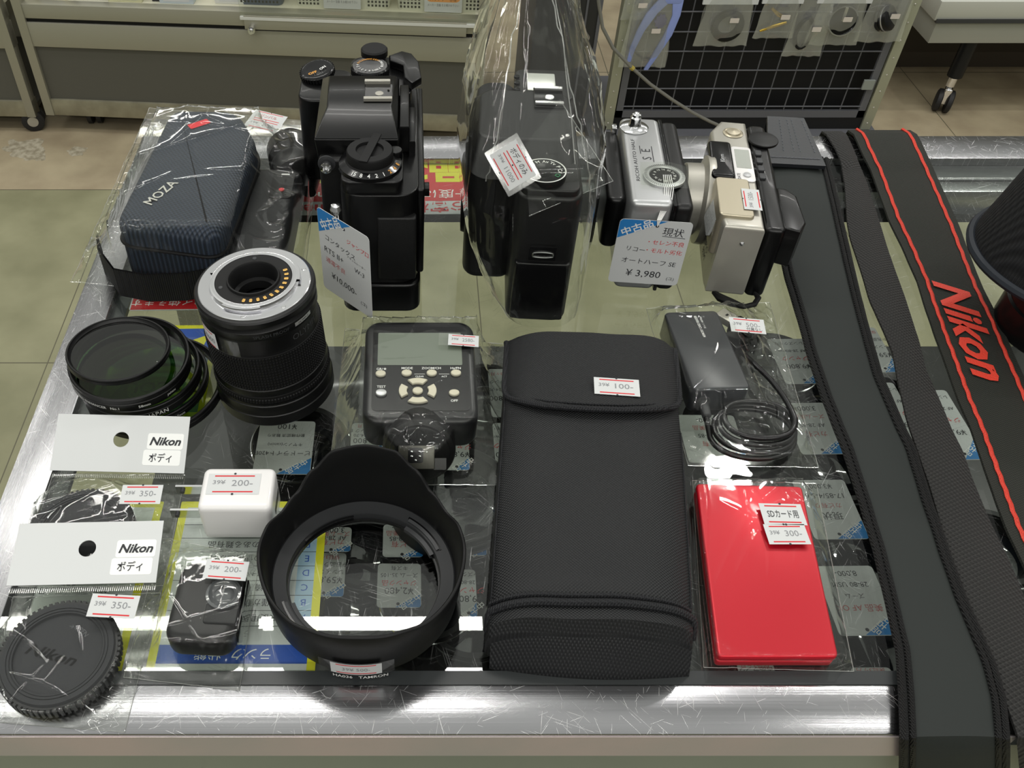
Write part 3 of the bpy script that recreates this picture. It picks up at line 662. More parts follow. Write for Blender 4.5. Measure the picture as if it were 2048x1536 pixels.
def header_bag(card, bag, cap, seed, lb, stick):
    """card/bag = four corners far-left, far-right, near-right, near-left"""
    cx, cy, cr = cap
    t, P = flatbag('header_bag', lb, bag, [lambda X, Y: np.where((X - cx) ** 2 + (Y - cy) ** 2 < (cr + .12) ** 2, .97 + .085 * (Y - cy + cr), 0.)], seed, 'bagged body caps', wr=.16, n=(80, 80), scale=.7)
    M, w, h = frame(card[0], card[1], card[3])
    m = MB()
    o = [(-w / 2, -h / 2), (w / 2, -h / 2), (w / 2, h / 2), (-w / 2, h / 2)]
    # card with a round hang hole: two halves joined round the hole
    hr = .44; hx, hy = .0, .22; N = 24
    hole = [(hx + hr * math.cos(2 * PI * k / N), hy + hr * math.sin(2 * PI * k / N)) for k in range(N)]
    def edgept(a):
        dx, dy = math.cos(a), math.sin(a); tt = 1e9
        if dx > 1e-9: tt = min(tt, (w / 2 - hx) / dx)
        if dx < -1e-9: tt = min(tt, (-w / 2 - hx) / dx)
        if dy > 1e-9: tt = min(tt, (h / 2 - hy) / dy)
        if dy < -1e-9: tt = min(tt, (-h / 2 - hy) / dy)
        return (hx + dx * tt, hy + dy * tt)
    angs = sorted([2 * PI * k / N for k in range(N)] + [math.atan2(y - hy, x - hx) % (2 * PI) for x, y in o])
    for zz in (0, .05):
        inn = [(hx + hr * math.cos(a), hy + hr * math.sin(a), zz) for a in angs]; ou = [(*edgept(a), zz) for a in angs]; n = len(angs)
        m.add(inn + ou, [(i, n + i, n + (i + 1) % n, (i + 1) % n) for i in range(n)], WH, M)
    n = len(angs); inn = [(hx + hr * math.cos(a), hy + hr * math.sin(a)) for a in angs]; ou = [edgept(a) for a in angs]
    for ring in (inn, ou): m.add([(x, y, 0) for x, y in ring] + [(x, y, .05) for x, y in ring], [(i, (i + 1) % n, n + (i + 1) % n, n + i) for i in range(n)], WH, M)
    cd = t.part('header_card', m, 'white header card with a round hang hole', smooth=0)
    m = MB()
    m.prism(rr(w * .20, w * .47, -.30, .62, .12, 4), .05, .062, mat('clear_label', '#f6f7f5', .3), M); m.prism(rr(w * .18, w * .46, -1.22, -.34, .12, 4), .05, .062, mat('clear_label', '#f6f7f5', .3), M)
    m.text('Nikon', .46, DK, M, x=w * .335, y=.16, z=.075, bold=.03, shear=.3, wfit=w * .235); m.text('ボディ', .40, DK, M, x=w * .31, y=-.78, z=.075, wfit=w * .17, bold=.008)
    t.part('card_label', m, under=cd)
    # comb-like heat seal below the card
    m = MB(); a, b = Vector(card[3]), Vector(card[2]); n = 70
    for k in range(n):
        p = a.lerp(b, (k + .5) / n); m.box(p.x - .022, p.x + .022, p.y - .34, p.y - .04, p.z - .16, p.z - .13, FILMS)
    t.part('heat_seal', m)
    if stick:
        M2, w2, h2 = frame(*stick); m = MB(); sticker(m, M2, '350-', w2, h2); t.part('price_sticker', m, smooth=0)
    return t
body_cap(-17.2, 27.35, .08, 'black camera body cap in the bag behind, half covered by the nearer header card')
header_bag([at(118, 828, 2.3), at(381, 834, 2.3), at(368, 945, .9), at(104, 941, .9)], [at(103, 945, .3), at(369, 945, .3), at(326, 1170, .2), at(35, 1170, .2)],
           (-17.2, 27.35, 2.9), 11, 'clear header bag of a body cap, the farther one, below the filter stack', [at(246, 970, 1.5), at(327, 970, 1.5), at(238, 1008, 1.35)])
body_cap(-16.45, 20.45, .08, 'black camera body cap in the nearest bag at the front left corner')
header_bag([at(40, 1048, 1.9), at(328, 1042, 1.9), at(312, 1165, 1.2), at(18, 1172, 1.2)], [at(16, 1176, .9), at(315, 1168, .9), at(248, 1462, .2), at(-30, 1440, .2)],
           (-16.45, 20.45, 2.9), 12, 'clear header bag of a body cap, the nearer one, over the front steel rail', [at(186, 1187, 1.6), at(281, 1192, 1.6), at(175, 1233, 1.5)])

# --- white USB charger
t = Thing('usb_charger', 'small white wall charger lying with its two flat prongs to the left', 'charger', (-10.7, 27.3, 0))
b0 = MB(); lo = rr(-10.75, -6.95, 27.35, 30.1, .35, 5); b0.prism(lo, .05, 2.75, WHP, b=.28, seg=4)
t.part('body', b0)
m = MB(); m.box(-6.98, -6.93, 28.2, 29.6, 1.15, 1.55, GR); t.part('usb_port', m)
for yy in (28.0, 29.55):
    m = MB(); m.box(-12.4, -10.7, yy, yy + .12, 1.1, 1.75, CHR); m.lathe([(.12, -.01), (.12, .14)], GR, T(-12.05, yy + .0, 1.42, rx=90), n=12); t.part('prong', m, 'flat metal prong')
m = MB(); sticker(m, T(-9.05, 28.95, 2.76, rz=0), '200-', 2.75, 1.35); t.part('price_sticker', m, smooth=0)

# --- small black gadget in a bag
gx, gy = -9.6, 22.9
t = Thing('camera_holder', 'small black rounded case with a round lens-like window in a shiny bag', 'camera accessory', (gx, gy, 0), local=True, rz=-3)
t.part('body', MB().prism(rr(-1.75, 1.55, -2.35, 2.1, .8, 7), .05, 1.7, KS, b=.45, seg=5))
m = MB(); m.prism(rr(.0, 1.6, -1.4, 1.25, .12, 3), 1.55, 1.82, KP, b=.06); t.part('front_plate', m)
m = MB(); m.lathe([(.82, 0), (.85, .18), (.72, .2), (.6, .05), (.5, .02), (.42, .1), (.3, .16), (0, .18)], mat('grey_glass', '#55575a', .12, coat=1.), T(.75, .1, 1.8), n=36); t.part('lens_window', m)
m = MB(); m.prism(rr(1.5, 1.75, -1.6, 1.2, .08, 3), .3, 1.5, K, b=.05); t.part('clip', m)
t, P = flatbag('plastic_bag', 'clear bag with a ¥200 sticker around the small black case', [at(322, 1072, .3), at(520, 1105, .3), at(478, 1378, .2), at(246, 1352, .2)],
               [lambda X, Y: np.where((X > -11.5) & (X < -7.9) & (Y > 20.4) & (Y < 25.1), 1.95 + .07 * (Y - 20.5), 0.)], 21, wr=.2, scale=.8)
M2, w2, h2 = frame(at(414, 1118, 2.55), at(499, 1124, 2.55), at(404, 1156, 2.45)); m = MB(); sticker(m, M2, '200-', w2, h2); t.part('price_sticker', m, smooth=0)

# --- petal lens hood
hx, hy = -2.2, 24.5
t = Thing('lens_hood', 'large black petal-shaped lens hood standing open side up on the glass', 'lens hood', (hx, hy, 0), local=True)
def rimz(a):   # a in degrees, 90 = away from the viewer
    d = abs((a - 90 + 180) % 360 - 180)
    pts = [(0, 5.35), (18, 5.2), (32, 4.3), (45, 3.25), (58, 2.9), (75, 3.35), (95, 3.6), (120, 3.35), (140, 3.35), (160, 3.75), (180, 3.95)]
    for (d0, z0), (d1, z1) in zip(pts, pts[1:]):
        if d <= d1: u = (d - d0) / (d1 - d0); u = u * u * (3 - 2 * u); return z0 + (z1 - z0) * u
    return pts[-1][1]
n = 144; vs = []; fs = []
rings = []
for k in range(n):
    a = 360 * k / n; zt = rimz(a); ca, sa = math.cos(R(a)), math.sin(R(a)); col = []
    def rad(z): return 4.72 + .30 * min(1, z / 3.2) - .0 * z
    for (dr, z) in ((-.28, .02), (-.05, .06), (.0, .25), (.0, zt * .33), (0, zt * .66), (0, zt - .08), (-.05, zt - .01), (-.14, zt), (-.2, zt - .08), (-.22, zt * .66), (-.24, zt * .35), (-.28, 1.05)):
        r_ = rad(z) + dr; col.append((r_ * ca, r_ * sa, z))
    rings.append(col)
m = MB(); nc = len(rings[0]); V_ = [p for c_ in rings for p in c_]
m.add(V_, [(k * nc + j, ((k + 1) % n) * nc + j, ((k + 1) % n) * nc + j + 1, k * nc + j + 1) for k in range(n) for j in range(nc - 1)], mat('hood_black', '#0d0d0e', .5, spec=.35, bump=(2000, .1, .01)))
t.part('shell', m, smooth=50)
m = MB(); m.lathe([(4.62, 1.12), (4.5, 1.18), (3.98, 1.02), (3.86, 1.0), (3.82, .92), (3.82, .55), (3.95, .5), (4.0, .15), (4.5, .05)], mat('hood_grey', '#28292b', .5, spec=.35, bump=(1500, .1, .01)), n=96, cap=False)
m.lathe([(3.86, .62), (3.74, .6), (3.74, .4), (3.9, .36)], KS, n=96, cap=False)
t.part('mount_ring', m)
for a0 in (22, 202):
    m = MB(); m.lathe([(3.95, 1.1), (4.12, 1.14), (4.12, .9), (3.95, .85), (3.6, .8), (3.6, .55), (3.9, .5)], GR, n=16, a0=a0, a1=a0 + 34, cap=False)
    m.lathe([(4.1, 1.06), (4.22, 1.1), (4.22, 1.12), (4.1, 1.12)], K, n=16, a0=a0 - 1, a1=a0 + 35, cap=False)
    t.part('bayonet_tab', m)
m = MB(); m.lathe([(3.7, .95), (3.82, .95), (3.82, .7), (3.7, .7)], KS, n=16, a0=100, a1=145, cap=False); t.part('bayonet_tab', m)
m = MB(); m.text('HA036   TAMRON', .24, WI, x=-90, y=.26, bend=5.0, bold=.01); t.part('lettering', m, smooth=0)
m = MB(); 
def cylpatch(mb, r, a0, a1, z0, z1, mt, n=10):
    vs = [(r * math.cos(R(a0 + (a1 - a0) * i / n)), r * math.sin(R(a0 + (a1 - a0) * i / n)), z) for z in (z0, z1) for i in range(n + 1)]
    mb.add(vs, [(i, i + 1, n + 1 + i + 1, n + 1 + i) for i in range(n)], mt)
def cylsticker(mb, r, ac, zc, price, w=2.6, h=1.2, tape=True):
    d = math.degrees(w / 2 / r)
    if tape: cylpatch(mb, r, ac - d * 1.5, ac + d * 1.5, zc - h * .58, zc + h * .58, TAPE, 14)
    cylpatch(mb, r + .01, ac - d, ac + d, zc - h / 2, zc + h / 2, WH)
    for q in (.38, -.38): cylpatch(mb, r + .016, ac - d * .78, ac + d * .78, zc + h * q - .035, zc + h * q + .035, RED)
    mb.text('39¥ ' + price, h * .28, GY, x=ac, y=zc, bend=r + .02)
cylsticker(m, 5.03, -92, 1.08, '500-', 2.4, .95); t.part('price_sticker', m, smooth=0)

# --- zoom lens standing on its front, mount up
lx, ly = -8.05, 38.75
t = Thing('zoom_lens', 'tall black zoom lens standing on its front with its metal mount facing up', 'lens', (lx, ly, 0), local=True)
Mt = T(rx=.0, ry=-3.0)   # it leans a little to the left
LB = MB(); LB.lathe([(0, .15), (3.3, .15), (3.42, 0.12), (3.55, .3), (3.55, 1.0), (3.5, 1.05), (3.5, 1.15), (3.47, 1.2), (3.47, 1.75), (3.42, 1.8), (3.42, 1.95)], KS, Mt, n=72); t.part('front_barrel', LB)
def ribbed(name, r, z0, z1, rows, cols, t, dr=.05, mtl=KR):
    m = MB(); m.lathe([(r - .06, z0), (r, z0 + .03), (r, z1 - .03), (r - .06, z1)], mtl, Mt, n=72, cap=False)
    dz = (z1 - z0 - .1) / rows
    vs = []; fs = []
    for i in range(rows):
        for k in range(cols):
            a0 = 2 * PI * k / cols; a1 = a0 + 2 * PI / cols * .62; za = z0 + .05 + dz * i; zb = za + dz * .7; o_ = len(vs)
            for (rr_, aa, zz) in ((r, a0, za), (r, a1, za), (r, a1, zb), (r, a0, zb), (r + dr, a0 + .004, za + dz * .1), (r + dr, a1 - .004, za + dz * .1), (r + dr, a1 - .004, zb - dz * .1), (r + dr, a0 + .004, zb - dz * .1)):
                vs.append((rr_ * math.cos(aa), rr_ * math.sin(aa), zz))
            fs += [tuple(o_ + q for q in f) for f in ((4, 5, 6, 7), (0, 1, 5, 4), (1, 2, 6, 5), (2, 3, 7, 6), (3, 0, 4, 7))]
    m.add(vs, fs, mtl, Mt); t.part(name, m)
ribbed('focus_ring', 3.43, 1.98, 2.55, 1, 120, t)
t.part('barrel_band', MB().lathe([(3.4, 2.55), (3.42, 2.6), (3.36, 2.95), (3.3, 3.0)], KS, Mt, n=72, cap=False))
ribbed('zoom_ring', 3.33, 3.0, 5.6, 12, 120, t)
t.part('rear_barrel', MB().lathe([(3.3, 5.6), (3.28, 5.68), (3.25, 5.75), (3.25, 6.75), (3.3, 6.8), (3.34, 6.86), (3.34, 7.35), (3.3, 7.4), (3.22, 7.6), (3.36, 7.7), (3.38, 7.8), (3.38, 8.05), (3.3, 8.14), (3.15, 8.16)], KS, Mt, n=72, cap=False))
MET = mat('polished_mount', (.83, .83, .85), .17, 1.)
t.part('mount_plate', MB().lathe([(3.16, 8.14), (3.14, 8.22), (3.1, 8.25), (2.5, 8.25), (2.5, 8.27), (2.42, 8.5), (2.3, 8.52), (2.15, 8.5), (2.12, 8.42)], MET, Mt, n=96, cap=False), 'polished metal bayonet mount')
m = MB(); m.lathe([(2.14, 8.3), (2.12, 8.46), (1.5, 8.46), (1.45, 8.6), (1.38, 8.62), (1.3, 8.5), (1.25, 7.6), (1.05, 7.5), (1.0, 7.0)], KM, Mt, n=64, cap=False); t.part('rear_baffle', m)
m = MB(); m.lathe([(0, 7.22), (.5, 7.18), (.85, 7.02), (1.05, 6.9)], mat('coated_glass', '#0a0d12', .03, coat=1.), Mt, n=40, cap=False); t.part('rear_glass', m)
for k in range(11):
    a = -100 + 12.2 * k; m = MB(); m.prism(rr(-.09, .09, -.13, .13, .05, 3), 8.46, 8.5, GOLD, Mt @ T(1.83 * math.cos(R(a)), 1.83 * math.sin(R(a)), 0, rz=a - 90), b=.02); t.part('gold_contact', m, 'gold contact' if k == 0 else None)
for a in (20, 95, 200, 265, 310): t.part('screw', MB().lathe([(0, 8.5 if a in (95, 200) else 8.27), (.11, 8.5 if a in (95, 200) else 8.27), (.13, 8.46 if a in (95, 200) else 8.25)], CHR if a not in (95, 200) else GR, Mt @ T((2.85 if a not in (95, 200) else 1.85) * math.cos(R(a)), (2.85 if a not in (95, 200) else 1.85) * math.sin(R(a)), 0), n=14, cap=False))
for a0, a1 in ((-125, -75), (-5, 45), (115, 165)): t.part('bayonet_lug', MB().lathe([(2.3, 8.5), (2.58, 8.5), (2.6, 8.46), (2.6, 8.36), (2.45, 8.34)], MET, Mt, n=16, a0=a0, a1=a1, cap=False))
m = MB(); m.text('SPLASH PROOF', .22, GR, Mt, x=-70, y=7.1, bend=3.35); m.text('OLYMPUS', .42, GR, Mt, x=-28, y=6.25, bend=3.265); t.part('lettering', m, smooth=0)
m = MB(); cylpatch(m, 3.36, -46, -24, 7.0, 7.25, SIL); m.text('OLYMPUS', .14, KS, Mt, x=-35, y=7.12, bend=3.37)
m2 = MB(); m2.v = [tuple(Mt @ Vector(p)) for p in m.v[:22]] + m.v[22:]; m2.f = m.f; m2.m = m.m; m2.mats = m.mats; t.part('name_plate', m2, smooth=0)
m = MB(); cylsticker(m, 3.3, -152, 6.1, '58600', 2.5, 1.3, False); cylpatch(m, 3.31, -125, -104, 5.5, 6.7, TAPE); m.v = [tuple(Mt @ Vector(p)) for p in m.v]; t.part('price_sticker', m, smooth=0)

# --- stack of filters leaning on one another
def filt(cx, cy, z, r, h, tx, ty, glass, label, words, thick=.32):
    t = Thing('lens_filter', label, 'lens filter', (cx, cy, z), local=True, group='stacked lens filters')
    M = T(rx=tx, ry=ty)
    t.part('ring', MB().lathe([(r - thick, .05), (r - thick * .3, 0), (r, .05), (r, h * .55), (r - .03, h * .58), (r - .03, h * .64), (r, h * .68), (r, h - .04), (r - .04, h), (r - thick * .45, h), (r - thick * .5, h - .06), (r - thick, h - .2), (r - thick, h * .3)], KS, M, n=80, cap=False))
    g = MB(); g.lathe([(0, h * .42), (r - thick + .02, h * .42)], glass, M, n=64, cap=False); t.part('glass', g)
    m = MB(); 
    for (s_, a, sz, on) in words:
        if on == 'top': m.ringtext(s_, r - thick * .78, a, sz, WI, M, z=h - .16, inward=True)
        else: m.text(s_, sz, WI, M, x=a, y=h * .28, bend=r + .008)
    if words: t.part('lettering', m, smooth=0)
    return t
def gfilm(name, tint): return film(name, tint=tint, gloss=1.3, rough=.01, base=.02)
cxf, cyf = -15.3, 36.8
filt(-15.45, 38.4, .02, 4.15, .7, 0, 0, gfilm('olive_filter_glass', (.62, .66, .28)), 'widest filter with olive-yellow glass at the bottom of the stack', [('67mm', -62, .16, 'top')], .34)
filt(-15.85, 38.2, .76, 3.75, .65, 0, 0, gfilm('clear_filter_glass', (.9, .92, .9)), 'filter marked 67mm, second from the bottom of the stack', [('DR(W)  67mm', -55, .2, 'side')], .3)
filt(-16.0, 38.05, 1.45, 3.6, .85, 0, 0, gfilm('clear_filter_glass', (.9, .92, .9)), 'filter marked JAPAN in the middle of the stack', [('JAPAN', -62, .3, 'side')], .3)
filt(-16.35, 37.95, 2.38, 3.5, .95, 1.5, 1.5, gfilm('green_filter_glass', (.12, .30, .12)), 'filter with dark green glass marked 58mm near the top of the stack', [('RED ENHANCER   No.1', -112, .2, 'side'), ('58mm', -66, .2, 'side'), ('JAPAN', -38, .15, 'side')], .3)
filt(-16.85, 38.0, 3.55, 2.95, .42, -4, 2, gfilm('grey_filter_glass', (.42, .45, .36)), 'smallest filter with grey glass on the very top of the stack', [('marumi', -35, .3, 'top')], .26)

# --- radio flash trigger in a bag
t = Thing('flash_trigger', 'black flash trigger with a grey display and cream rubber keys, lying in a bag', 'flash trigger', (.7, 34, 0), local=True)
bw = 3.3
Mf = T(0, 3.9, 2.0, rx=6)
m = MB(); m.prism(rr(-3.25, 3.3, -4.5, 3.2, .95, 7), -1.4, 1.15, mat('trigger_black', '#101113', .3), Mf, b=.4, seg=4); t.part('body', m)
m = MB(); m.prism(rr(-2.75, 2.85, -3.7, 2.6, .3, 4), 1.1, 1.18, K, Mf); fp = t.part('face_plate', m)
m = MB(); m.prism(rr(-2.45, 2.5, -.4, 2.1, .08, 2), 1.18, 1.2, mat('lcd_grey_green', '#6c7568', .25, coat=.6), Mf); t.part('display', m, 'grey-green display')
def key(x, y, r=.26, mt=CREAM, ry=.2): 
    t.part('button', MB().prism(circ(x, y, r, 20, ry), 1.16, 1.36, mt, Mf, b=.06))
for x, y in ((-2.25, -1.1), (-.75, -1.05), (.7, -1.05), (2.1, -1.05), (1.95, -2.5)): key(x, y, .3, CREAM, .22)
key(-2.2, -2.5, .33, SIL, .26); key(-.12, -2.35, .3, CREAM, .24)
for a in (0, 90, 180, 270):
    o = [(-.12 + rr_ * math.cos(R(an)), -2.35 + rr_ * .83 * math.sin(R(an))) for rr_, rg in ((1.08, range(a - 32, a + 33, 8)), (.62, range(a + 28, a - 29, -8))) for an in rg]
    t.part('arrow_key', MB().prism(o, 1.16, 1.36, CREAM, Mf, b=.05))
m = MB()
for s_, x, y in (('GR/★', -2.2, -.68), ('MODE', -.72, -.63), ('ZOOM/CH', .68, -.63), ('Hz/FN', 2.1, -.63), ('TEST', -2.2, -2.0), ('OFF', 1.95, -3.0)): m.text(s_, .17, WI, Mf, x=x, y=y, z=1.2, bold=.01)
for s_, x in (('CLEAR', 0., ), ('ACT', 1.42)): m.text(s_, .12, WI, Mf, x=x, y=-1.25, z=1.2, bold=.01); m.box(x - .3, x + .3, -1.08, -1.06, 1.19, 1.2, WI, Mf)
t.part('lettering', m, under=fp, smooth=0)
m = MB(); m.hull([(-2.6, .9), (2.9, .9), (2.9, 1.2), (-2.6, 1.2)], [(-2.6, .9), (2.9, .9), (2.9, 1.2), (-2.6, 1.2)], .3, 2.6, KS)
m = MB(); m.lathe([(2.05, -2.0), (2.05, -.2), (1.95, 0), (1.7, .1), (1.68, .35), (1.55, .4)], KS, T(-.05, -1.75, 1.45, rx=68), n=48); t.part('neck', m)
m = MB(); m.lathe([(0, .0), (1.62, 0), (1.78, -.1), (1.78, -.75), (1.7, -.85)], KP, T(-.3, -1.9, 1.35, rx=60), n=48); t.part('foot_collar', m)
m = MB(); m.prism([(-1.0, -.8), (1.0, -.8), (1.0, .65), (.75, .9), (-.75, .9), (-1.0, .65)], -.35, .0, mat('foot_metal', '#55544e', .35, .8), T(-.2, -2.25, 1.75, rx=48), b=.04); ft = t.part('foot_plate', m, 'dull metal hot-shoe foot')
m = MB(); m.prism(rr(.6, 1.35, -.8, .7, .1), -1.5, -.2, K, T(.1, -2.25, 1.65, rx=48)); t.part('foot_lock', m)
m = MB(); m.prism(rr(-.42, .42, -.45, .4, .15, 4), 0, .02, K, T(-.25, -2.25, 1.75, rx=48))
for x, y in ((-.22, .18), (.22, .18), (-.22, -.08), (.22, -.08), (0, -.3)): m.lathe([(.07, .02), (.07, .06), (0, .09)], CHR, T(-.25, -2.25, 1.75, rx=48) @ T(x, y, 0), n=10, cap=False)
t.part('contact_pins', m, under=ft)
t, P = flatbag('plastic_bag', 'clear bag with a ¥2580 sticker around the flash trigger', [at(690, 652, .3), at(1020, 684, .3), at(1005, 965, .3), at(655, 965, .3)],
               [rectf(-2.6, 4.1, 33.4, 41.2, 3.4), circf(.6, 32.9, 1.8, 2.9), circf(.55, 32.2, 1.1, 2.75)], 33, wr=.22, n=(90, 80), scale=.5)
m = MB(); M2, w2, h2 = frame(at(900, 668, 3.6), at(955, 672, 3.55), at(897, 690, 3.55)); sticker(m, M2, '2580-', w2 * 1.1, h2); m.prism(rr(-w2 * .9, -w2 * .5, -h2 * .55, h2 * .55, .02, 1), 0, .01, TAPE, M2); t.part('price_sticker', m, smooth=0)

# --- black fabric pouch with rounded flap
NYL = mat('ripstop_nylon', '#17181a', .6, weave=(560, 640, .5, 4)); NYB = mat('pouch_binding', '#15161a', .7, weave=(900, 300, .6, 30))
t = Thing('fabric_pouch', 'black ripstop fabric pouch with a rounded flap and ¥100 sticker, lying flat', 'pouch', (9.5, 30, 0))
def pouchpt(u, v):
    """u 0..1 left to right, v 0..1 far to near: top surface"""
    Af, Bf, Cn, Dn = (6.2, 40.2), (16.1, 39.6), (13.1, 20.3), (3.75, 20.7)
    x = (Af[0] * (1 - u) + Bf[0] * u) * (1 - v) + (Dn[0] * (1 - u) + Cn[0] * u) * v; y = (Af[1] * (1 - u) + Bf[1] * u) * (1 - v) + (Dn[1] * (1 - u) + Cn[1] * u) * v
    return x, y
def ph(u, v):
    e = 1 - abs(2 * u - 1) ** 5; g = min(1, v / .03 + .82) * min(1, (1 - v) / .03 + .75)
    z = (3.3 + .5 * math.sin(PI * min(1, v * 1.1))) * (.70 + .30 * e) * g
    return z + .12 * mnoise.noise(Vector((u * 4, v * 6, 2))) - .25 * math.exp(-((v - .93) / .03) ** 2) * (1 - .3 * abs(2 * u - 1))
NU, NV = 40, 60; rows = []
for i in range(NV + 1):
    v = i / NV; row = []
    xl, yl = pouchpt(0, v); xr, yr = pouchpt(1, v)
    row.append((xl + .15, yl, .02))
    for k in range(1, 5): row.append((xl - .12 * math.sin(PI * k / 5), yl, ph(0, v) * k / 5))
    for j in range(NU + 1):
        u = j / NU; x, y = pouchpt(u, v); row.append((x, y, ph(u, v)))
    for k in range(4, 0, -1): row.append((xr + .12 * math.sin(PI * k / 5), yr, ph(1, v) * k / 5))
    row.append((xr - .15, yr, .02)); rows.append(row)
def closed(rows, mtl):
    m = MB(); m.sheet(rows, mtl); nc = len(rows[0]); m.add(rows[0], [tuple(range(nc))], mtl); m.add(rows[-1], [tuple(range(nc - 1, -1, -1))], mtl); return m
t.part('body', closed(rows, NYL), smooth=60)
# near end panel below the rolled hem
m = MB(); hem = [(pouchpt(u, .945)[0], pouchpt(u, .945)[1] + .1 * math.sin(PI * u), ph(u, .945) + .14) for u in [i / 30 for i in range(31)]]
hem = [(hem[0][0] - .1, hem[0][1] - .5, 1.4)] + [(hem[0][0] - .06, hem[0][1] - .1, 2.2)] + hem + [(hem[-1][0] + .06, hem[-1][1] - .1, 2.2), (hem[-1][0] + .1, hem[-1][1] - .5, 1.4)]
m.tube(hem, .2, NYB, n=8); m.tube([(p[0], p[1] + .42, p[2] - .06) for p in hem[2:-2]], .12, NYB, n=6); t.part('hem', m)
rows2 = []
for i in range(9):
    v = i / 8; rows2.append([(pouchpt(u, .95)[0] * (1 - .0 * v), pouchpt(u, .95)[1] - .25 - 1.35 * v - .35 * math.sin(PI * u) * v, max(.05, (ph(u, .95) - .15) * (1 - v ** 1.6))) for u in [j / 24 for j in range(25)]])
t.part('end_panel', MB().sheet(rows2, NYL, th=.08), smooth=60)
# flap
fo = []; fr_ = []
FN = 36
for i in range(FN + 1):
    v = i / FN; half = 1.0 if v < .55 else math.sqrt(max(0, 1 - ((v - .55) / .45) ** 2.6)) ; row = []
    half = .3 + .7 * half if v < 1 else .3
    for j in range(31):
        s_ = (j / 30 * 2 - 1) * half * 1.02; u = .5 + s_ / 2; vv = v * .372 - .012
        x, y = pouchpt(u, max(0, vv)); yo = -vv * 20 if vv < 0 else 0
        z = ph(min(1, max(0, u)), max(0, vv)) + .22 + .25 * v * v - .15 * max(0, abs(s_) - .85) * 5
        row.append((x, y + yo + .15 * (v < .02), z))
    fr_.append(row)
t.part('flap', MB().sheet(fr_, NYL, th=.14), smooth=60)
m = MB(); edge = [r_[0] for r_ in fr_] + fr_[-1][1:] + [r_[-1] for r_ in reversed(fr_[:-1])]
m.tube([(p[0], p[1], p[2] - .04) for p in edge], .17, NYB, n=8); cxp, cyp = 10.6, 36.5
m.tube([(p[0] + (cxp - p[0]) * .085, p[1] + (cyp - p[1]) * .085, p[2] + .03) for p in edge], .05, NYB, n=6); t.part('flap_binding', m)
m = MB(); m.tube([(r_[4][0] if False else r_[5][0], r_[5][1], r_[5][2] + .02) for r_ in rows[2:56]], .05, NYB, n=6); t.part('side_seam', m)
m = MB(); m.tube([(r_[-6][0], r_[-6][1], r_[-6][2] + .02) for r_ in rows[22:56]], .05, NYB, n=6); t.part('side_seam', m)
m = MB(); M2, w2, h2 = frame(at(1187, 756, 4.2), at(1277, 762, 4.2), at(1185, 789, 4.1)); sticker(m, M2 @ T(z=.08), '100-', w2, h2); t.part('price_sticker', m, smooth=0)

# --- card reader with its coiled cable in a bag
t = Thing('card_reader', 'flat black card reader with a coiled black cable and a square plug', 'card reader', (18, 40, 0))
Mr = T(18.35, 40.1, 0, rz=3)
t.part('body', MB().prism(rr(-1.75, 1.7, -3.5, 3.5, .35, 5), .05, 1.9, mat('reader_black', '#25272c', .3), Mr, b=.15))
m = MB(); m.text('MEMORY CARD READER', .17, WI, Mr, x=.15, y=2.0, z=1.92, rot=92, bold=.012, wfit=2.0); m.text('50 in 1 / 480Mbps', .13, WI, Mr, x=.45, y=2.35, z=1.92, rot=92, wfit=1.1); t.part('lettering', m, smooth=0)
m = MB(); m.lathe([(.42, 0), (.42, .15), (.3, .2), (.27, 1.2), (.2, 1.25)], GR, T(17.55, 36.62, .95, rx=95), n=20); t.part('strain_relief', m)
path = [(17.55, 36.3, .9), (17.52, 35.3, .75), (17.6, 34.6, .4)]
cx_, cy_ = 20.05, 34.45
for k in range(0, 140):
    a = R(185) + 2 * PI * k / 40; q = 1 - .06 * (k / 40); path.append((cx_ + .3 * (k / 120) + (2.45 * q) * math.cos(a), cy_ + .35 * (k / 120) + 1.95 * q * math.sin(a), .3 + .32 * (k / 40) + .08 * math.sin(a * 3)))
e_ = Vector(path[-1]); path += [tuple(e_ * (1 - u) ** 3 + 3 * u * (1 - u) ** 2 * Vector((e_.x + .05, 37.3, 1.4)) + 3 * u * u * (1 - u) * Vector((21.6, 39.0, 1.1)) + u ** 3 * Vector((20.95, 41.2, .75))) for u in [i / 12 for i in range(1, 13)]]
# smooth the last straight run
t.part('cable', MB().tube(path, .17, mat('cable_black', '#151516', .25), n=10), smooth=80)
m = MB(); m.prism(rr(-.55, .55, -.75, .75, .1, 3), .3, 1.25, K, T(20.75, 41.7, 0, rz=22), b=.08); t.part('plug', m)
m = MB(); m.prism(rr(-.45, .45, -.6, .6, .05, 2), .1, .6, TINS, T(20.9, 44.2, .4, rz=40), b=.04); m.box(-.12, .1, -.05, .1, .6, .62, K, T(20.9, 44.2, .4, rz=40)); t.part('usb_plug', m, 'bare metal plug end')
t.part('usb_plug_grip', MB().prism(rr(-.6, .6, -.9, .55, .12, 3), .1, .9, K, T(21.5, 43.2, .3, rz=40), b=.08))
t, P = flatbag('plastic_bag', 'clear bag with a handwritten ¥500 sticker around the card reader', [at(1294, 612, .3), at(1541, 600, .3), at(1640, 930, .3), at(1378, 926, .3)],
               [rectf(16.5, 20.3, 36.5, 43.8, 2.05, rz=R(3)), circf(20.2, 34.5, 2.5, 1.25), rectf(20.1, 22, 40.8, 45, 1.3)], 44, wr=.18, n=(85, 90), scale=.5)
m = MB(); M2, w2, h2 = frame(at(1455, 639, 1.9), at(1524, 645, 1.8), at(1462, 668, 1.75)); sticker(m, M2 @ T(z=.25), '500-', w2, h2, note='付属なし'); t.part('price_sticker', m, smooth=0)

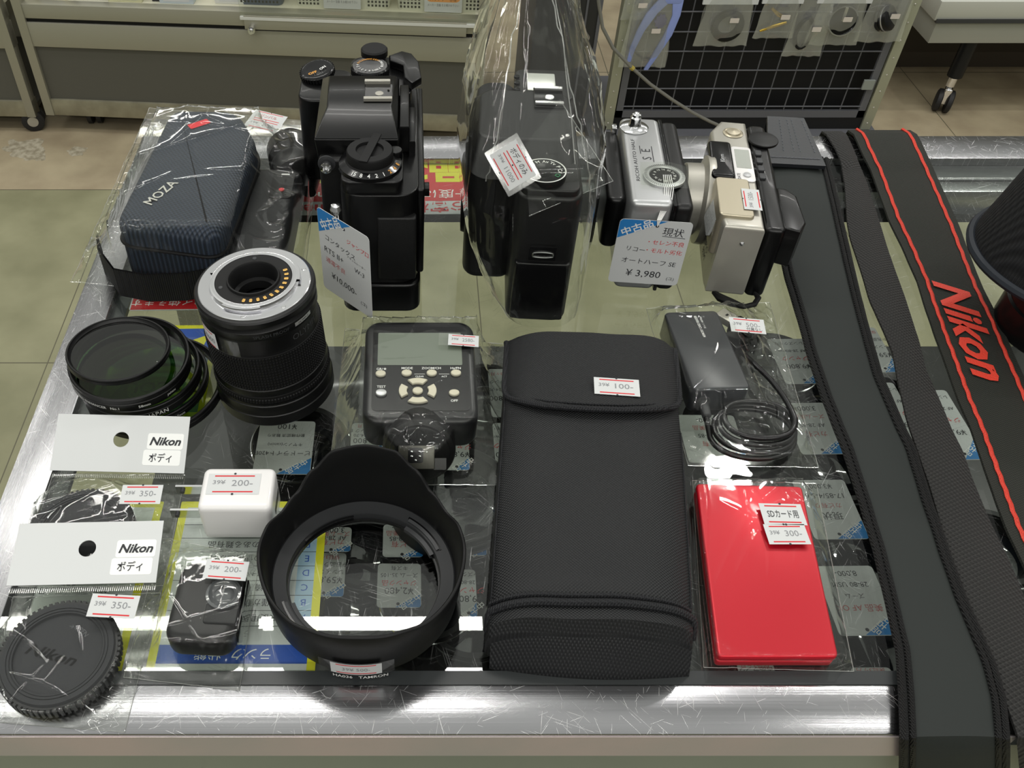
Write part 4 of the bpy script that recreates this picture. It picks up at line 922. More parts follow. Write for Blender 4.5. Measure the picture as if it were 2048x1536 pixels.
# --- red card case in a bag
REDM = mat('red_anodised', '#cf0f28', .34, .35, bump=(2500, .12, .01), coat=.1)
t = Thing('card_case', 'slim bright red card case with a metallic sheen, in a clear bag', 'card case', (18, 25.5, 0))
qa = [at(1392, 966, 1.0), at(1604, 972, 1.0), at(1678, 1314, 1.0), at(1436, 1314, 1.0)]
ctr = sum((Vector(q) for q in qa), Vector()) / 4
def roundquad(qs, r=.3, n=5):
    out = []; N = len(qs)
    for i in range(N):
        p, a, b = Vector(qs[i][:2]), Vector(qs[i - 1][:2]), Vector(qs[(i + 1) % N][:2]); p0 = p + (a - p).normalized() * r; p1 = p + (b - p).normalized() * r
        for k in range(n + 1): u = k / n; out.append(tuple(p0 * (1 - u) ** 2 + p * 2 * u * (1 - u) + p1 * u ** 2))
    return out
oq = roundquad([qa[3], qa[2], qa[1], qa[0]], .28)
t.part('lid', MB().prism(oq, .55, 1.0, REDM, b=.12)); t.part('base', MB().prism(inset(oq, .03), .04, .5, REDM, b=.1)); t.part('gasket', MB().prism(inset(oq, .1), .5, .55, K))
t, P = flatbag('plastic_bag', 'clear bag with a two-part ¥300 sticker around the red card case', [at(1386, 958, .2), at(1634, 964, .2), at(1710, 1340, .2), at(1409, 1332, .2)],
               [lambda X, Y: np.where((Y < 30.7) & (Y > 20.2) & (X > 14.5 + (Y - 20.3) * .125 - .1) & (X < 20.4 + (Y - 20.3) * .115 + .1), 1.06, 0.)], 55, wr=.07, n=(70, 90), scale=.45)
m = MB(); M2, w2, h2 = frame(at(1516, 1008, 1.2), at(1600, 1010, 1.2), at(1527, 1050, 1.2)); sticker(m, M2 @ T(z=.06), '', w2, h2, pre=''); m.text('SDカード用', h2 * .3, DK, M2 @ T(z=.06), z=.03, wfit=w2 * .72)
M2, w2, h2 = frame(at(1525, 1050, 1.2), at(1607, 1050, 1.2), at(1533, 1090, 1.2)); sticker(m, M2 @ T(z=.06), '300-', w2, h2); t.part('price_sticker', m, smooth=0)
# ================================================================ things on the counter, far row
# --- black film SLR with winder, seen from its rewind end
BL = mat('camera_black_paint', '#060607', .3, spec=.4, coat=.08)
LEA = mat('black_leatherette', '#0c0c0d', .5, bump=(1400, .5, .03))
t = Thing('film_camera', 'tall all-black film camera on a motor winder, standing between bagged kit and bagged camera', 'camera', (-1.7, 52.5, 0))
t.part('winder', MB().prism(rr(-4.3, .85, 45.6, 60.0, .9, 5), .02, 2.35, BL, b=.22, seg=3))
t.part('body', MB().prism(rr(-4.1, .7, 45.75, 59.9, 1.3, 6), 2.4, 9.15, BL, b=.1))
t.part('leather_panel', MB().prism(rr(-1.9, .55, 45.62, 46.3, .2, 3), 2.8, 7.6, LEA, b=.12))
t.part('film_door', MB().prism(rr(.55, 1.05, 46.6, 59.4, .2, 3), 2.6, 9.0, BL, b=.12))
t.part('top_shoulder', MB().prism(rr(-4.0, -.25, 45.9, 49.7, .6, 5), 9.1, 10.0, BL, b=.1)); t.part('top_shoulder', MB().prism(rr(-4.0, .3, 56.0, 61.6, .8, 5), 9.1, 10.2, BL, b=.12))
t.part('mirror_box', MB().prism(rr(-5.5, -3.8, 48.6, 57.0, .4, 4), 2.6, 9.8, LEA, b=.15))
m = MB(); lo = [(-5.75, 49.4), (-.55, 49.4), (-.55, 57.2), (-5.75, 57.2)]; hi = [(-4.97, 51.25), (-1.0, 51.25), (-.75, 55.2), (-5.1, 55.2)]
m.hull([(-5.5, 49.2), (-.6, 49.2), (-.6, 57.2), (-5.5, 57.2)], lo, 9.0, 10.8, BL); m.hull(lo, hi, 10.8, 12.0, BL); t.part('viewfinder_prism', m, bev=.07)
m = MB(); m.box(-2.74, -1.1, 53.95, 54.25, 12.05, 12.28, TINS); m.box(-2.74, -.95, 51.72, 52.0, 12.05, 12.28, TINS); m.box(-2.7, -.95, 52.0, 53.95, 12.0, 12.06, K); m.lathe([(0, .1), (.26, .1), (.28, .04)], TINS, T(-1.78, 52.75, 12.0), n=20)
m.lathe([(0, .1), (.1, .1)], TINS, T(-1.2, 53.1, 12.0), n=10); t.part('hot_shoe', m, 'bare metal flash shoe', bev=.02)
m = MB(); m.box(-.5, .1, 50.6, 56, 9.1, 11.0, BL, b=.12); m.box(.1, .5, 50.2, 54.5, 8.2, 10.2, BL, b=.1); t.part('eyepiece', m)
# rewind knob with exposure scale
c = (-2.27, 47.75)
t.part('exposure_scale', MB().lathe([(1.95, 10.0), (1.9, 10.22), (1.45, 10.42)], K, T(*c, 0), n=60, cap=False))
m = MB()
for i, (s_, cl) in enumerate((('15', WI), ('8', WI), ('4', WI), ('2', WI), ('1', WI), ('2', OR), ('4', OR), ('8', OR))):
    a = 238 + i * 15.5; Md = T(c[0] + 1.72 * math.cos(R(a)), c[1] + 1.72 * math.sin(R(a)), 10.33, rz=a + 90) @ T(rx=28); m.text(s_, .26, cl, Md, z=.0, bold=.015)
t.part('scale_numerals', m, smooth=0)
m = MB(); m.lathe([(0, 10.95), (.35, 10.9), (.8, 10.95), (.85, 11.12), (1.35, 11.1), (1.42, 11.0), (1.42, 10.5), (1.5, 10.4)], KM, T(*c, 0), n=48, cap=False); kn = t.part('rewind_knob', m)
m = MB(); m.box(-.27, .27, -1.5, 1.75, 11.08, 11.2, KM, T(*c, 0, rz=-14), b=.05); t.part('fold_out_crank', m, under=kn)
m = MB(); m.lathe([(0, 10.6), (.4, 10.6), (.45, 10.5), (.45, 10.0)], K, T(-.75, 48.55, 0), n=24); t.part('release_button', m)
# shutter dial, wind knob, lever
c2 = (-2.6, 59.25)
m = MB(); m.lathe([(1.25, 10.15), (1.3, 10.2), (1.3, 10.62), (1.2, 10.72), (0, 10.74)], K, T(*c2, 0), n=60)
for k in range(44):
    a = 360 * k / 44; m.box(1.27, 1.34, -.045, .045, 10.22, 10.6, KM, T(*c2, 0, rz=a))
dd = t.part('shutter_dial', m)
m = MB()
for i in range(20):
    a = 90 - 18 * i; cl = OR if (a % 360) > 40 and (a % 360) < 175 else WI
    m.ringtext(['60', '125', '250', '500', '1000', '2000', 'B', 'X', '30', '15', '8', '4', '2', '1', '2', '4', '8', '15', '30', '60'][i], .86, a, .2, cl, T(*c2, 0), z=10.76)
t.part('dial_numerals', m, under=dd, smooth=0)
m = MB(); m.lathe([(.75, 10.2), (.95, 10.5), (.95, 10.9), (.85, 11.0), (0, 11.02)], KM, T(-2.35, 61.3, 0), n=36); t.part('advance_knob', m)
m = MB(); o = [(-1.3, 60.6), (-.4, 61.3), (.3, 60.9), (.8, 59.6), (.95, 57.4), (.3, 56.6), (-.2, 57.4), (-.3, 59.2), (-1.2, 59.9)]; m.prism(o, 10.2, 10.8, BL, b=.1); t.part('advance_lever', m)
# front grip with power dial
m = MB(); m.prism(rr(-7.7, -3.9, 57.6, 62.2, 1.1, 6), 2.5, 9.0, BL, b=.2); t.part('grip', m)
m = MB(); m.lathe([(1.2, -.5), (1.25, -.1), (1.15, 0), (.95, .04), (.75, 0), (0, 0)], K, T(-6.5, 61.0, 9.6, rx=8, ry=-8), n=48)
for k in range(36): m.box(1.2, 1.28, -.05, .05, -.42, -.08, KM, T(-6.5, 61.0, 9.6, rx=8, ry=-8) @ T(rz=k * 10))
pd = t.part('power_dial', m)
m = MB(); Md = T(-6.5, 61.0, 9.62, rx=8, ry=-8); m.text('OFF', .26, OR, Md, x=-.25, y=-.55, z=.06, rot=20, bold=.02); m.text('ON', .24, WI, Md, x=.45, y=-.1, z=.06, rot=40, bold=.02); t.part('dial_lettering', m, under=pd, smooth=0)
m = MB(); m.box(-5.5, -5.15, 60.6, 60.85, 9.0, 9.08, WI); t.part('index_mark', m)
# lug, sync sockets
m = MB(); m.lathe([(0, -.36), (.28, -.28), (.37, 0), (.28, .28), (0, .36)], CHR, T(-4.3, 45.25, 8.55), n=20); t.part('strap_lug', m, 'bright metal strap lug')
m = MB(); m.lathe([(.3, 0), (.36, .1), (.36, .4), (.2, .45), (.18, .1)], CHR, T(-5.0, 48.4, 9.6, rx=90), n=20); m.lathe([(.55, 0), (.55, .08), (.36, .08)], GR, T(-5.0, 48.62, 9.6, rx=90), n=24); t.part('sync_socket', m)
t.part('winder_switch', MB().box(1.0, 1.4, 49.0, 49.8, 6.9, 7.5, BL, b=.06))

# hang tags
tl_ = atY(633, 412, 45.0); TG, w_, h_ = frame(tl_, at(738, 476, tl_[2]), atY(649, 574, 45.0))
m = MB(); hang_tag(m, TG, w_, h_, [('コンタックス', -.08, .17, .33, DK, -6), ('ジャンプ口', .27, .29, .28, RED, -4), ('RTS II+', -.22, .03, .42, DK, -4), ('アキュムレーター', .23, .1, .15, DK, -6), ('W-3', .28, -.0, .34, DK, -4), ('通電不良', -.2, -.1, .32, PINK, -6), ('¥10,000-', -.05, -.28, .46, DK, -5), ('(ユ)', .34, -.38, .26, DK, -4)])
tg = Thing('hang_tag', 'white second-hand tag hanging from the tall black film camera, ¥10,000', 'price tag', (-4.3, 45, 5), group='second-hand tags on the cameras')
tg.part('card', m, smooth=0)
hp = TG @ Vector((w_ * .02, h_ * .42, .03)); m = MB(); m.tube([(-4.3, 45.2, 8.2), (-4.45, 44.85, 7.6), tuple(hp), (hp.x + .1, hp.y + .05, hp.z + .25), (-4.15, 44.95, 7.7), (-4.2, 45.2, 8.25)], .035, WI, n=5); tg.part('string', m)
tl_ = atY(1241, 437, 47.7); TG, w_, h_ = frame(tl_, at(1388, 446, tl_[2]), atY(1223, 563, 47.7))
m = MB(); hang_tag(m, TG, w_, h_, [('現状', .26, .34, .5, DK, -4), ('・セレン不良', .2, .17, .3, RED, -3), ('・モルト劣化', .2, .04, .3, RED, -3), ('リコー', -.2, .05, .32, DK, -6), ('オートハーフ SE', .02, -.14, .36, DK, -3), ('¥ 3,980', -.02, -.34, .55, DK, -2), ('(ユ)', .38, -.4, .24, DK, -3)])
m.poly([(w_ * .12, h_ * .27), (w_ * .44, h_ * .25), (w_ * .44, h_ * .258), (w_ * .12, h_ * .278)], DK, TG, z=.012)
tg2 = Thing('hang_tag', 'white second-hand tag tied to the silver half-frame camera, ¥3,980', 'price tag', (16, 47.7, 4), group='second-hand tags on the cameras')
tg2.part('card', m, smooth=0)
hp = TG @ Vector((w_ * .02, h_ * .42, .04)); m = MB()
for k in range(5): m.tube([(16.75 + k * .12, 50.9, 7.3), (16.55 + k * .14, 49.4, 7.25), (16.4 + k * .12, 48.45, 6.95), (hp.x - .1 + k * .06, hp.y + .0, hp.z + .5), tuple(hp)], .03, WI, n=5)
tg2.part('string', m)

# --- autofocus SLR inside a tall bag
EB = mat('camera_black_plastic', '#0e0e0f', .4, bump=(1800, .12, .01))
t = Thing('autofocus_camera', 'large black autofocus camera standing inside a tall crumpled clear bag', 'camera', (8.2, 51, 0), rz=0)
Me = T(8.6, 52.3, 0, rz=-4)
t.part('body', MB().prism(rr(-1.6, 2.35, -7.6, 7.4, .9, 6), .03, 9.7, EB, Me, b=.3, seg=4))
t.part('front_housing', MB().prism(rr(-4.6, -1.2, -4.2, 4.6, 1.0, 6), .6, 9.9, EB, Me, b=.6, seg=4))
m = MB(); m.hull(rr(-4.5, 2.2, -5.6, 4.4, 1.2, 5), rr(-4.0, 1.7, -3.6, 2.4, 1.0, 5), 9.4, 11.2, EB, Me); t.part('prism_housing', m, bev=.12)
t.part('grip', MB().prism(rr(-4.2, -1.4, 4.4, 7.6, 1.2, 6), .1, 9.2, mat('grip_rubber', '#0e0e0f', .6), Me, b=.5))
t.part('battery_door', MB().prism(rr(-1.35, 2.1, -7.85, -7.2, .2, 3), .4, 5.0, K, Me, b=.12)); t.part('top_deck', MB().prism(rr(-1.4, 2.1, -7.4, -4.0, .6, 5), 9.6, 10.1, EB, Me, b=.12)); t.part('top_deck', MB().prism(rr(-1.6, 2.2, 3.0, 7.2, .6, 5), 9.6, 10.3, EB, Me, b=.12))
m = MB(); m.prism(rr(-.55, 1.1, -7.86, -7.7, .06, 2), 5.3, 6.3, K, Me); lp = [(.9, -7.9), (-.4, -7.9)]; 
ring = [(.3 + .62 * (1 if abs(math.cos(a)) > .4 else 1) * max(-1, min(1, 1.3 * math.cos(a))), -7.9, 5.75 + .2 * math.sin(a)) for a in [2 * PI * k / 24 for k in range(24)]]
m.tube(ring, .05, CHR, Me, n=6, closed=True); t.part('strap_slot', m)
dc = (-.05, -6.0)
m = MB(); m.lathe([(1.3, 10.05), (1.32, 10.1), (1.32, 10.45), (1.25, 10.55), (.55, 10.56), (.5, 10.75), (0, 10.78)], K, Me @ T(*dc, 0), n=56); m.lathe([(1.3, 10.56), (1.25, 10.575), (1.22, 10.56)], WI, Me @ T(*dc, 0), n=56, cap=False); md = t.part('mode_dial', m)
m = MB()
for i, s_ in enumerate('□◇B M A T P'.split() if False else ['ISO', 'DP', 'B', 'M', 'Av', 'Tv', 'P', 'CA', '□']): m.ringtext(s_, .92, 205 - 30 * i, .26, WI if i < 8 else mat('green_ink', '#3aa066', .5), Me @ T(*dc, 0), z=10.58, bold=.01)
t.part('dial_lettering', m, under=md, smooth=0)
m = MB(); m.box(-.95, .95, .15, 2.65, 11.2, 11.32, K, Me @ T(.4, 0, 0), b=.05); m.box(-.8, 1.0, 2.15, 2.45, 11.4, 11.55, CHR, Me @ T(.3, 0, 0)); m.box(-.8, 1.0, .25, .5, 11.4, 11.55, CHR, Me @ T(.3, 0, 0)); m.lathe([(0, 11.4), (.3, 11.4), (.32, 11.32)], CHR, Me @ T(.45, 1.3, 0), n=20); t.part('hot_shoe', m, 'bare metal flash shoe', bev=.02)
m = MB(); m.prism(rr(-.8, 1.1, 4.1, 6.5, .1, 3), 10.28, 10.36, mat('lcd_light', '#a9ada5', .25, coat=.6), Me); t.part('display', m, 'pale grey display')
for k in range(3): t.part('button', MB().lathe([(.2, 10.3), (.2, 10.42), (0, 10.46)], K, Me @ T(-2.3 + .8, 4.1 + k * .9, 0), n=16))
t.part('main_dial', MB().lathe([(.5, -.25), (.55, -.2), (.55, .2), (.5, .25)], KM, Me @ T(-2.9, 5.2, 9.3, ry=90), n=28))
m = MB(); Mx = Me @ T(.9, -3.9, 10.22); m.lathe([(.2, 0), (.2, .02), (.16, .02), (.16, 0)], WI, Me @ T(1.15, -3.0, 10.95), n=20, cap=False); m.box(.1, .18, -4.6, -4.2, 10.12, 10.13, WI, Me)
m.text('EOS', .5, WI, Me @ T(-4.62, -1.5, 6.6, rx=90, rz=-90), bold=.0, rot=90); m.text('EOS 5', .42, WI, Me @ T(-1.62, -6.4, 7.0, rx=90, rz=-90), rot=0); t.part('lettering', m, smooth=0)
m = MB(); m.lathe([(3.0, 0), (3.05, .15), (2.95, .4), (2.4, .45), (2.3, .1)], KM, Me @ T(-4.45, .3, 5.0, ry=-90), n=48, cap=False); t.part('body_cap', m)
# its tall bag: rings that narrow to a gathered peak
lv = [(0.04, 6.0, 11.9, 44.1, 60.3), (1.5, 5.0, 12.1, 43.9, 60.6), (5, 3.7, 12.1, 43.9, 60.7), (8.5, 3.4, 12.15, 44.0, 60.7), (11.4, 3.7, 12.0, 44.6, 60.7), (13.4, 4.3, 11.5, 47.2, 60.6), (15.5, 5.1, 10.7, 50.8, 60.2), (17.5, 6.0, 9.9, 54.0, 59.6), (19.5, 6.9, 9.0, 56.0, 59.0), (22, 7.5, 8.3, 56.9, 58.2)]
rowsb = []; NR, NA = 64, 120
for i in range(NR + 1):
    z = 22 * (i / NR) ** 1.0; z = max(.04, z)
    for (a, b) in zip(lv, lv[1:]):
        if a[0] <= z <= b[0] + 1e-6: u = (z - a[0]) / (b[0] - a[0]); q = [a[k] * (1 - u) + b[k] * u for k in range(5)]; break
    row = []
    for k in range(NA + 1):
        a = 2 * PI * (k % NA) / NA; ca, sa = math.cos(a), math.sin(a); e = .62
        x = (q[1] + q[2]) / 2 + (q[2] - q[1]) / 2 * math.copysign(abs(ca) ** e, ca); y = (q[3] + q[4]) / 2 + (q[4] - q[3]) / 2 * math.copysign(abs(sa) ** e, sa)
        fold = (1 - min(1, 3.0 * abs(mnoise.noise(Vector((ca * 2.6, sa * 2.6, z * .13 + 3)))))) ** 2 + .5 * (1 - min(1, 3 * abs(mnoise.noise(Vector((ca * 5, sa * 5, z * .35 + 9)))))) ** 2
        am = .10 + .55 * max(0, (z - 10) / 12)
        row.append((x + ca * fold * am, y + sa * fold * am, z + .15 * fold * (z > 11)))
    rowsb.append(row)
t = Thing('tall_clear_bag', 'tall peaked clear bag with a ¥11000 sticker around the autofocus camera', 'plastic bag', (8, 52, 0))
t.part('film', MB().sheet(rowsb, FILM), smooth=180)
m = MB(); m.tube([rowsb[i][110 - i // 3][:3] for i in range(22, 60)], .04, FILMS, n=4); m.tube([rowsb[i][70 + i // 4] for i in range(30, 62)], .04, FILMS, n=4); m.tube([rowsb[i][95] for i in range(34, 62)], .035, FILMS, n=4); t.part('fold_line', m)
# loose corner flap leaning to the right, and the sticker
fl = [atY(1050, 290, 47), atY(1120, 200, 50), atY(1226, 362, 46.5), atY(1058, 432, 43.6)]
m = MB(); m.sheet([[tuple(Vector(fl[0]).lerp(Vector(fl[1]), j / 14).lerp(Vector(fl[3]).lerp(Vector(fl[2]), j / 14), i / 14) + Vector((0, -.25 * mnoise.noise(Vector((i * .4, j * .4, 1))), .35 * math.sin(PI * i / 14) * math.sin(PI * j / 14)))) for j in range(15)] for i in range(15)], FILM)
m.tube([fl[1], fl[2], fl[3]], .03, FILMS, n=4); t.part('loose_corner', m, smooth=180)
M2, w2, h2 = frame(atY(1032, 278, 45.3), atY(1072, 350, 44.0), atY(982, 316, 45.0))
m = MB(); m.prism(rr(-w2 * .62, w2 * .62, -h2 * .62, h2 * .62, .03, 1), -.02, 0, TAPE, M2)
hw = h2 / 2
sticker(m, M2 @ T(0, hw / 2, .02), '', w2, hw, pre=''); m.text('ボディのみ', .3, DK, M2 @ T(0, hw / 2, .02), z=.03, wfit=w2 * .7); sticker(m, M2 @ T(0, -hw / 2, .02), '11000', w2, hw); t.part('price_sticker', m, smooth=0)

# --- small silver half-frame camera
t = Thing('half_frame_camera', 'small silver and black half-frame camera standing behind its hanging tag', 'camera', (17, 53, 0))
Mc = T(16.9, 53.2, 0, rz=-5.5)
t.part('body', MB().prism(rr(-2.2, .55, -5.35, 5.4, .5, 5), .05, 7.1, SIL, Mc, b=.35, seg=4), 'satin silver body shell')
t.part('back_door', MB().prism(rr(.6, 1.85, -5.3, 5.35, .45, 5), .03, 6.95, EB, Mc, b=.4, seg=4))
t.part('trim_band', MB().prism(rr(.5, .75, -5.36, 5.38, .1, 3), .04, 7.02, K, Mc, b=.05))
t.part('front_plate', MB().prism(rr(-3.5, -2.25, -4.1, 4.6, .55, 5), 2.5, 6.4, BL, Mc, b=.3, seg=4))
t.part('hot_shoe_foot', MB().box(-2.75, -2.4, 4.2, 4.9, 6.3, 6.8, CHR, Mc, b=.05))
m = MB(); m.lathe([(.95, 7.1), (1.0, 7.16), (.85, 7.25), (.45, 7.3), (.38, 7.4), (.38, 7.9), (.3, 8.0), (.3, 8.15), (.2, 8.2), (.12, 8.1), (0, 8.1)], CHR, Mc @ T(-1.3, 3.9, 0), n=36); t.part('release_knob', m, 'chrome release knob')
m = MB(); m.lathe([(1.35, 7.08), (1.35, 7.25), (1.2, 7.3), (1.0, 7.3), (.95, 7.22)], SIL, Mc @ T(.15, -2.3, 0), n=60, cap=False); m.lathe([(.95, 7.24), (0, 7.26)], K, Mc @ T(.15, -2.3, 0), n=40, cap=False)
for k in range(60):
    m.box(1.12, 1.32, -.012, .012, 7.302, 7.306, GR, Mc @ T(.15, -2.3, 0, rz=k * 6))
fd = t.part('frame_dial', m)
m = MB()
for i in range(12): m.ringtext(str([28, 24, 20, 16, 12, 8, 4, 36, 32, 10, 14, 18][i]), .68, 30 * i, .18, WI, Mc @ T(.15, -2.3, 0), z=7.28)
t.part('dial_numerals', m, under=fd, smooth=0)
m = MB(); m.prism([(-1.5, -3.6), (1.7, -3.8), (1.8, -1.2), (.6, -.7), (-1.3, -.9)], 7.31, 7.315, film('clear_tape_thin', gloss=1., rough=.1, base=-.02, haze=.004), Mc); t.part('tape', m, 'strip of clear tape holding the string')
m = MB(); m.text('RICOH AUTO HALF', .24, DK, Mc, x=-1.55, y=-.25, z=7.11, rot=90, wfit=5.2); 
for s_, y in (('S', -.05), ('E', .95)): m.text(s_, .62, DK, Mc, x=-.75, y=y, z=7.11, rot=90, bold=.0)
m.box(-1.15, -1.1, .5, 1.5, 7.1, 7.115, DK, Mc); m.box(-.35, -.3, -.5, 1.5, 7.1, 7.115, DK, Mc); t.part('lettering', m, smooth=0)

# --- champagne compact camera with its zoom lens to the left
t = Thing('compact_camera', 'champagne-silver compact camera with black back, lens pointing left, ¥1500 sticker', 'camera', (23, 54, 0))
Mp = T(23.05, 53.9, 0, rz=-9.5)
m = MB(); o = [(-1.6, -6.7), (.95, -6.7), (.95, 6.75), (-.9, 6.75), (-1.7, 5.2), (-1.7, -5.6)]
m.prism(o, .1, 5.7, TINS, Mp, b=.3, seg=4); t.part('front_shell', m)
t.part('back_shell', MB().prism(rr(1.0, 2.3, -6.65, 6.6, .45, 5), .08, 5.65, BL, Mp, b=.3, seg=4))
m = MB(); m.prism([(2.2, -6.0), (3.2, -6.3), (3.7, -5.2), (3.5, -2.2), (2.9, -1.4), (2.2, -1.4)], 2.6, 5.5, BL, Mp, b=.15); t.part('viewfinder_eyepiece', m)
m = MB(); m.hull(rr(-2.0, .6, -6.2, -1.2, .3, 4), rr(-1.9, .3, -5.8, -1.4, .3, 4), 3.0, 5.95, CHA, Mp); t.part('flash_housing', m, bev=.08)
m = MB(); m.prism(rr(-.9, .9, -1.2, 1.2, .25, 4), -.06, .1, mat('flash_lens', '#c9cccb', .1, coat=1., bump=(500, .8, .05)), Mp @ T(-1.95, -4.1, 4.55, ry=-78)); t.part('flash_window', m, 'clear faceted flash window')
m = MB(); m.prism(rr(-2.1, -.5, -1.3, 3.3, .3, 4), 3.0, 6.0, K, Mp, b=.2); vw = t.part('viewfinder_window', m)
m = MB(); m.text('80mm', .3, SIL, Mp @ T(-1.3, .9, 6.03), rot=90, z=0); t.part('window_print', m, under=vw, smooth=0)
m = MB(); m.prism(rr(-.5, .85, -1.4, 3.0, .25, 4), 5.7, 5.8, WHP, Mp, b=.03); m.prism(rr(-.3, .7, .2, 2.6, .05, 2), 5.8, 5.83, mat('lcd_light', '#a9ada5', .25, coat=.6), Mp); dp = t.part('display', m)
m = MB(); m.lathe([(.26, 5.8), (.26, 5.9), (0, 5.92)], SIL, Mp @ T(.3, -.7, 0), n=18); t.part('date_button', m)
m = MB(); m.text('DATE', .22, DK, Mp, x=-.25, y=-.9, z=5.83, rot=90); m.text('AF', .24, DK, Mp, x=.92, y=2.4, z=5.78, rot=90); m.text('▣ ◔', .22, DK, Mp, x=.92, y=1.2, z=5.78, rot=90); m.text('◉', .22, DK, Mp, x=.92, y=.3, z=5.78); m.text('ϟ', .26, DK, Mp, x=.92, y=-1.0, z=5.78)
m.text('ESPIO', .5, DK, Mp @ T(-1.72, -3.7, 1.9, rx=90, rz=-90), z=.01); m.text('80M', .5, DK, Mp @ T(-1.72, -3.7, 1.2, rx=90, rz=-90), z=.01); t.part('lettering', m, smooth=0)
for k, y in enumerate((2.5, 1.5, .5, -.5)): t.part('button', MB().prism(rr(1.15, 1.6, y - .32, y + .32, .12, 3), 5.6, 5.78, GR, Mp, b=.04))
m = MB(); m.lathe([(.68, 5.7), (.72, 5.74), (.6, 5.8), (.52, 5.76), (.48, 5.86), (0, 5.92)], CHA, Mp @ T(-.15, 5.0, 0), n=32); t.part('shutter_button', m)
m = MB(); m.prism(circ(1.9, 4.3, 1.05, 28), 5.65, 5.85, KS, Mp, b=.06); t.part('thumb_lever', m)
m = MB(); m.lathe([(3.1, 0), (3.15, .1), (3.1, .5), (2.55, .7), (2.5, 1.8), (2.35, 1.9), (2.1, 1.85), (2.05, 1.2), (1.8, 1.2), (1.75, 1.7), (1.55, 1.75), (1.5, 1.2)], TINS, Mp @ T(-1.7, .2, 2.95, ry=-90), n=56, cap=False); ln = t.part('zoom_barrel', m)
m = MB(); m.lathe([(0, .9), (.7, .95), (1.5, 1.25)], mat('coated_glass', '#0a0d12', .03, coat=1.), Mp @ T(-1.7, .2, 2.95, ry=-90), n=32, cap=False); t.part('front_glass', m, under=ln)
m = MB(); sticker(m, Mp @ T(.25, -3.9, 6.0, rz=90), '1500-', 2.4, 1.15); t.part('price_sticker', m, smooth=0)
m = MB(); m.lathe([(0, .06), (.12, .05), (.16, 0)], CHR, Mp @ T(-.2, -6.72, 4.4, rx=90), n=12); t.part('screw', m)
m = MB(); m.tube([tuple(Mp @ Vector(p)) for p in [(1.6, -6.5, .5), (1.9, -7.0, .35), (1.6, -7.6, .25), (.9, -7.9, .2), (.1, -7.6, .2), (-.6, -7.2, .2), (-1.0, -6.6, .15)]], [.12, .2, .2, .18, .3, .3, .15], KM, n=8); t.part('wrist_strap', m)

# --- gimbal kit: navy pouch, webbing strap, gimbal handle, bag
NAVY = mat('navy_mesh_cloth', '#27303d', .65, weave=(300, 300, .9, 12))
c4 = [at(222, 440, 5.2), at(437, 468, 5.2), at(515, 280, 5.0), at(478, 214, 5.2), at(338, 212, 5.2)]
t = Thing('zip_pouch', 'navy mesh-cloth pouch with lettering lying in the bag at the far left', 'pouch', (-15, 55, 0))
oq = roundquad(c4, 1.4, 7)
t.part('body', MB().prism(oq, .1, 5.2, NAVY, b=1.1, bb=.6, seg=6), smooth=60)
m = MB(); q = inset(oq, -.06); m.tube([(x, y, 3.2) for x, y in q], .12, KM, n=6, closed=True); t.part('zip', m)
Mz = T(*at(322, 385, 5.25), rz=63); m = MB(); m.text('MOZA', .75, mat('pale_print', '#c9c8c0', .5), Mz, z=.02, bold=.01); t.part('lettering', m, smooth=0)
M3 = T(*at(398, 248, 5.25), rz=35); m = MB(); m.prism(rr(-.8, .8, -.35, .35, .1), 0, .02, RED, M3); t.part('logo_patch', m)
t = Thing('webbing_loop', 'black webbing belt folded in front of the navy pouch inside the bag', 'strap', (-17, 49, 0))
pts = [(-21.7, 51.2), (-21.2, 49.5), (-19.6, 47.2), (-17.5, 46.6), (-15, 46.7), (-13, 47.3), (-12.0, 48.4)]
m = MB(); m.sheet([[(x, y - .0, z) for x, y in pts] for z in (.1, .8, 1.6, 2.4)], mat('black_webbing', '#0f0f11', .7, weave=(700, 350, .8, 0)), th=0); m.sheet([[(x + .05, y + .14, z) for x, y in pts] for z in (.1, 2.4)], MAT['black_webbing']); t.part('belt', m, smooth=60)
t = Thing('gimbal_handle', 'black camera gimbal handle with a red record dot, beside the navy pouch', 'gimbal', (-9, 55, 0))
def oriented(p0, p1): 
    d = Vector(p1) - Vector(p0); return d
a0, a1 = Vector(at(548, 335, 3.0)), Vector(at(488, 585, 3.0)); dirv = (a1 - a0); Lh = dirv.length; ang = math.degrees(math.atan2(dirv.y, dirv.x))
Mg = T(a0.x, a0.y, 0, rz=ang)
t.part('handle', MB().prism(rr(-.2, Lh, -1.9, 2.1, .8, 6), .1, 3.0, mat('gimbal_black', '#17181b', .45, bump=(1500, .1, .01)), Mg, b=.7, seg=5), smooth=50)
m = MB(); m.prism(rr(.6, 4.0, .1, 1.7, .25, 4), 2.98, 3.04, KS, Mg); kp = t.part('key_panel', m); m = MB(); m.prism(circ(3.0, .95, .2, 16), 3.04, 3.1, RED, Mg); t.part('record_button', m, 'red record dot'); m = MB(); m.box(.9, 1.05, .7, 1.3, 3.04, 3.06, WI, Mg); t.part('index_mark', m, under=kp)
m = MB(); m.prism(rr(0.2, Lh, -1.35, -1.2, .05, 2), 2.95, 3.06, K, Mg); t.part('side_strip', m)
m = MB(); c_ = at(588, 300, 3.2)
Mh = T(c_[0] - .2, c_[1] + .3, 1.9, rx=90, rz=12); m.lathe([(1.75, -2.2), (1.85, -2.0), (1.85, -.6)] + [q for k in range(6) for q in ((1.65, -.6 + k * .25), (1.85, -.5 + k * .25))] + [(1.85, 1.6), (1.6, 2.1), (0, 2.15)], KS, Mh, n=40); t.part('motor_head', m)
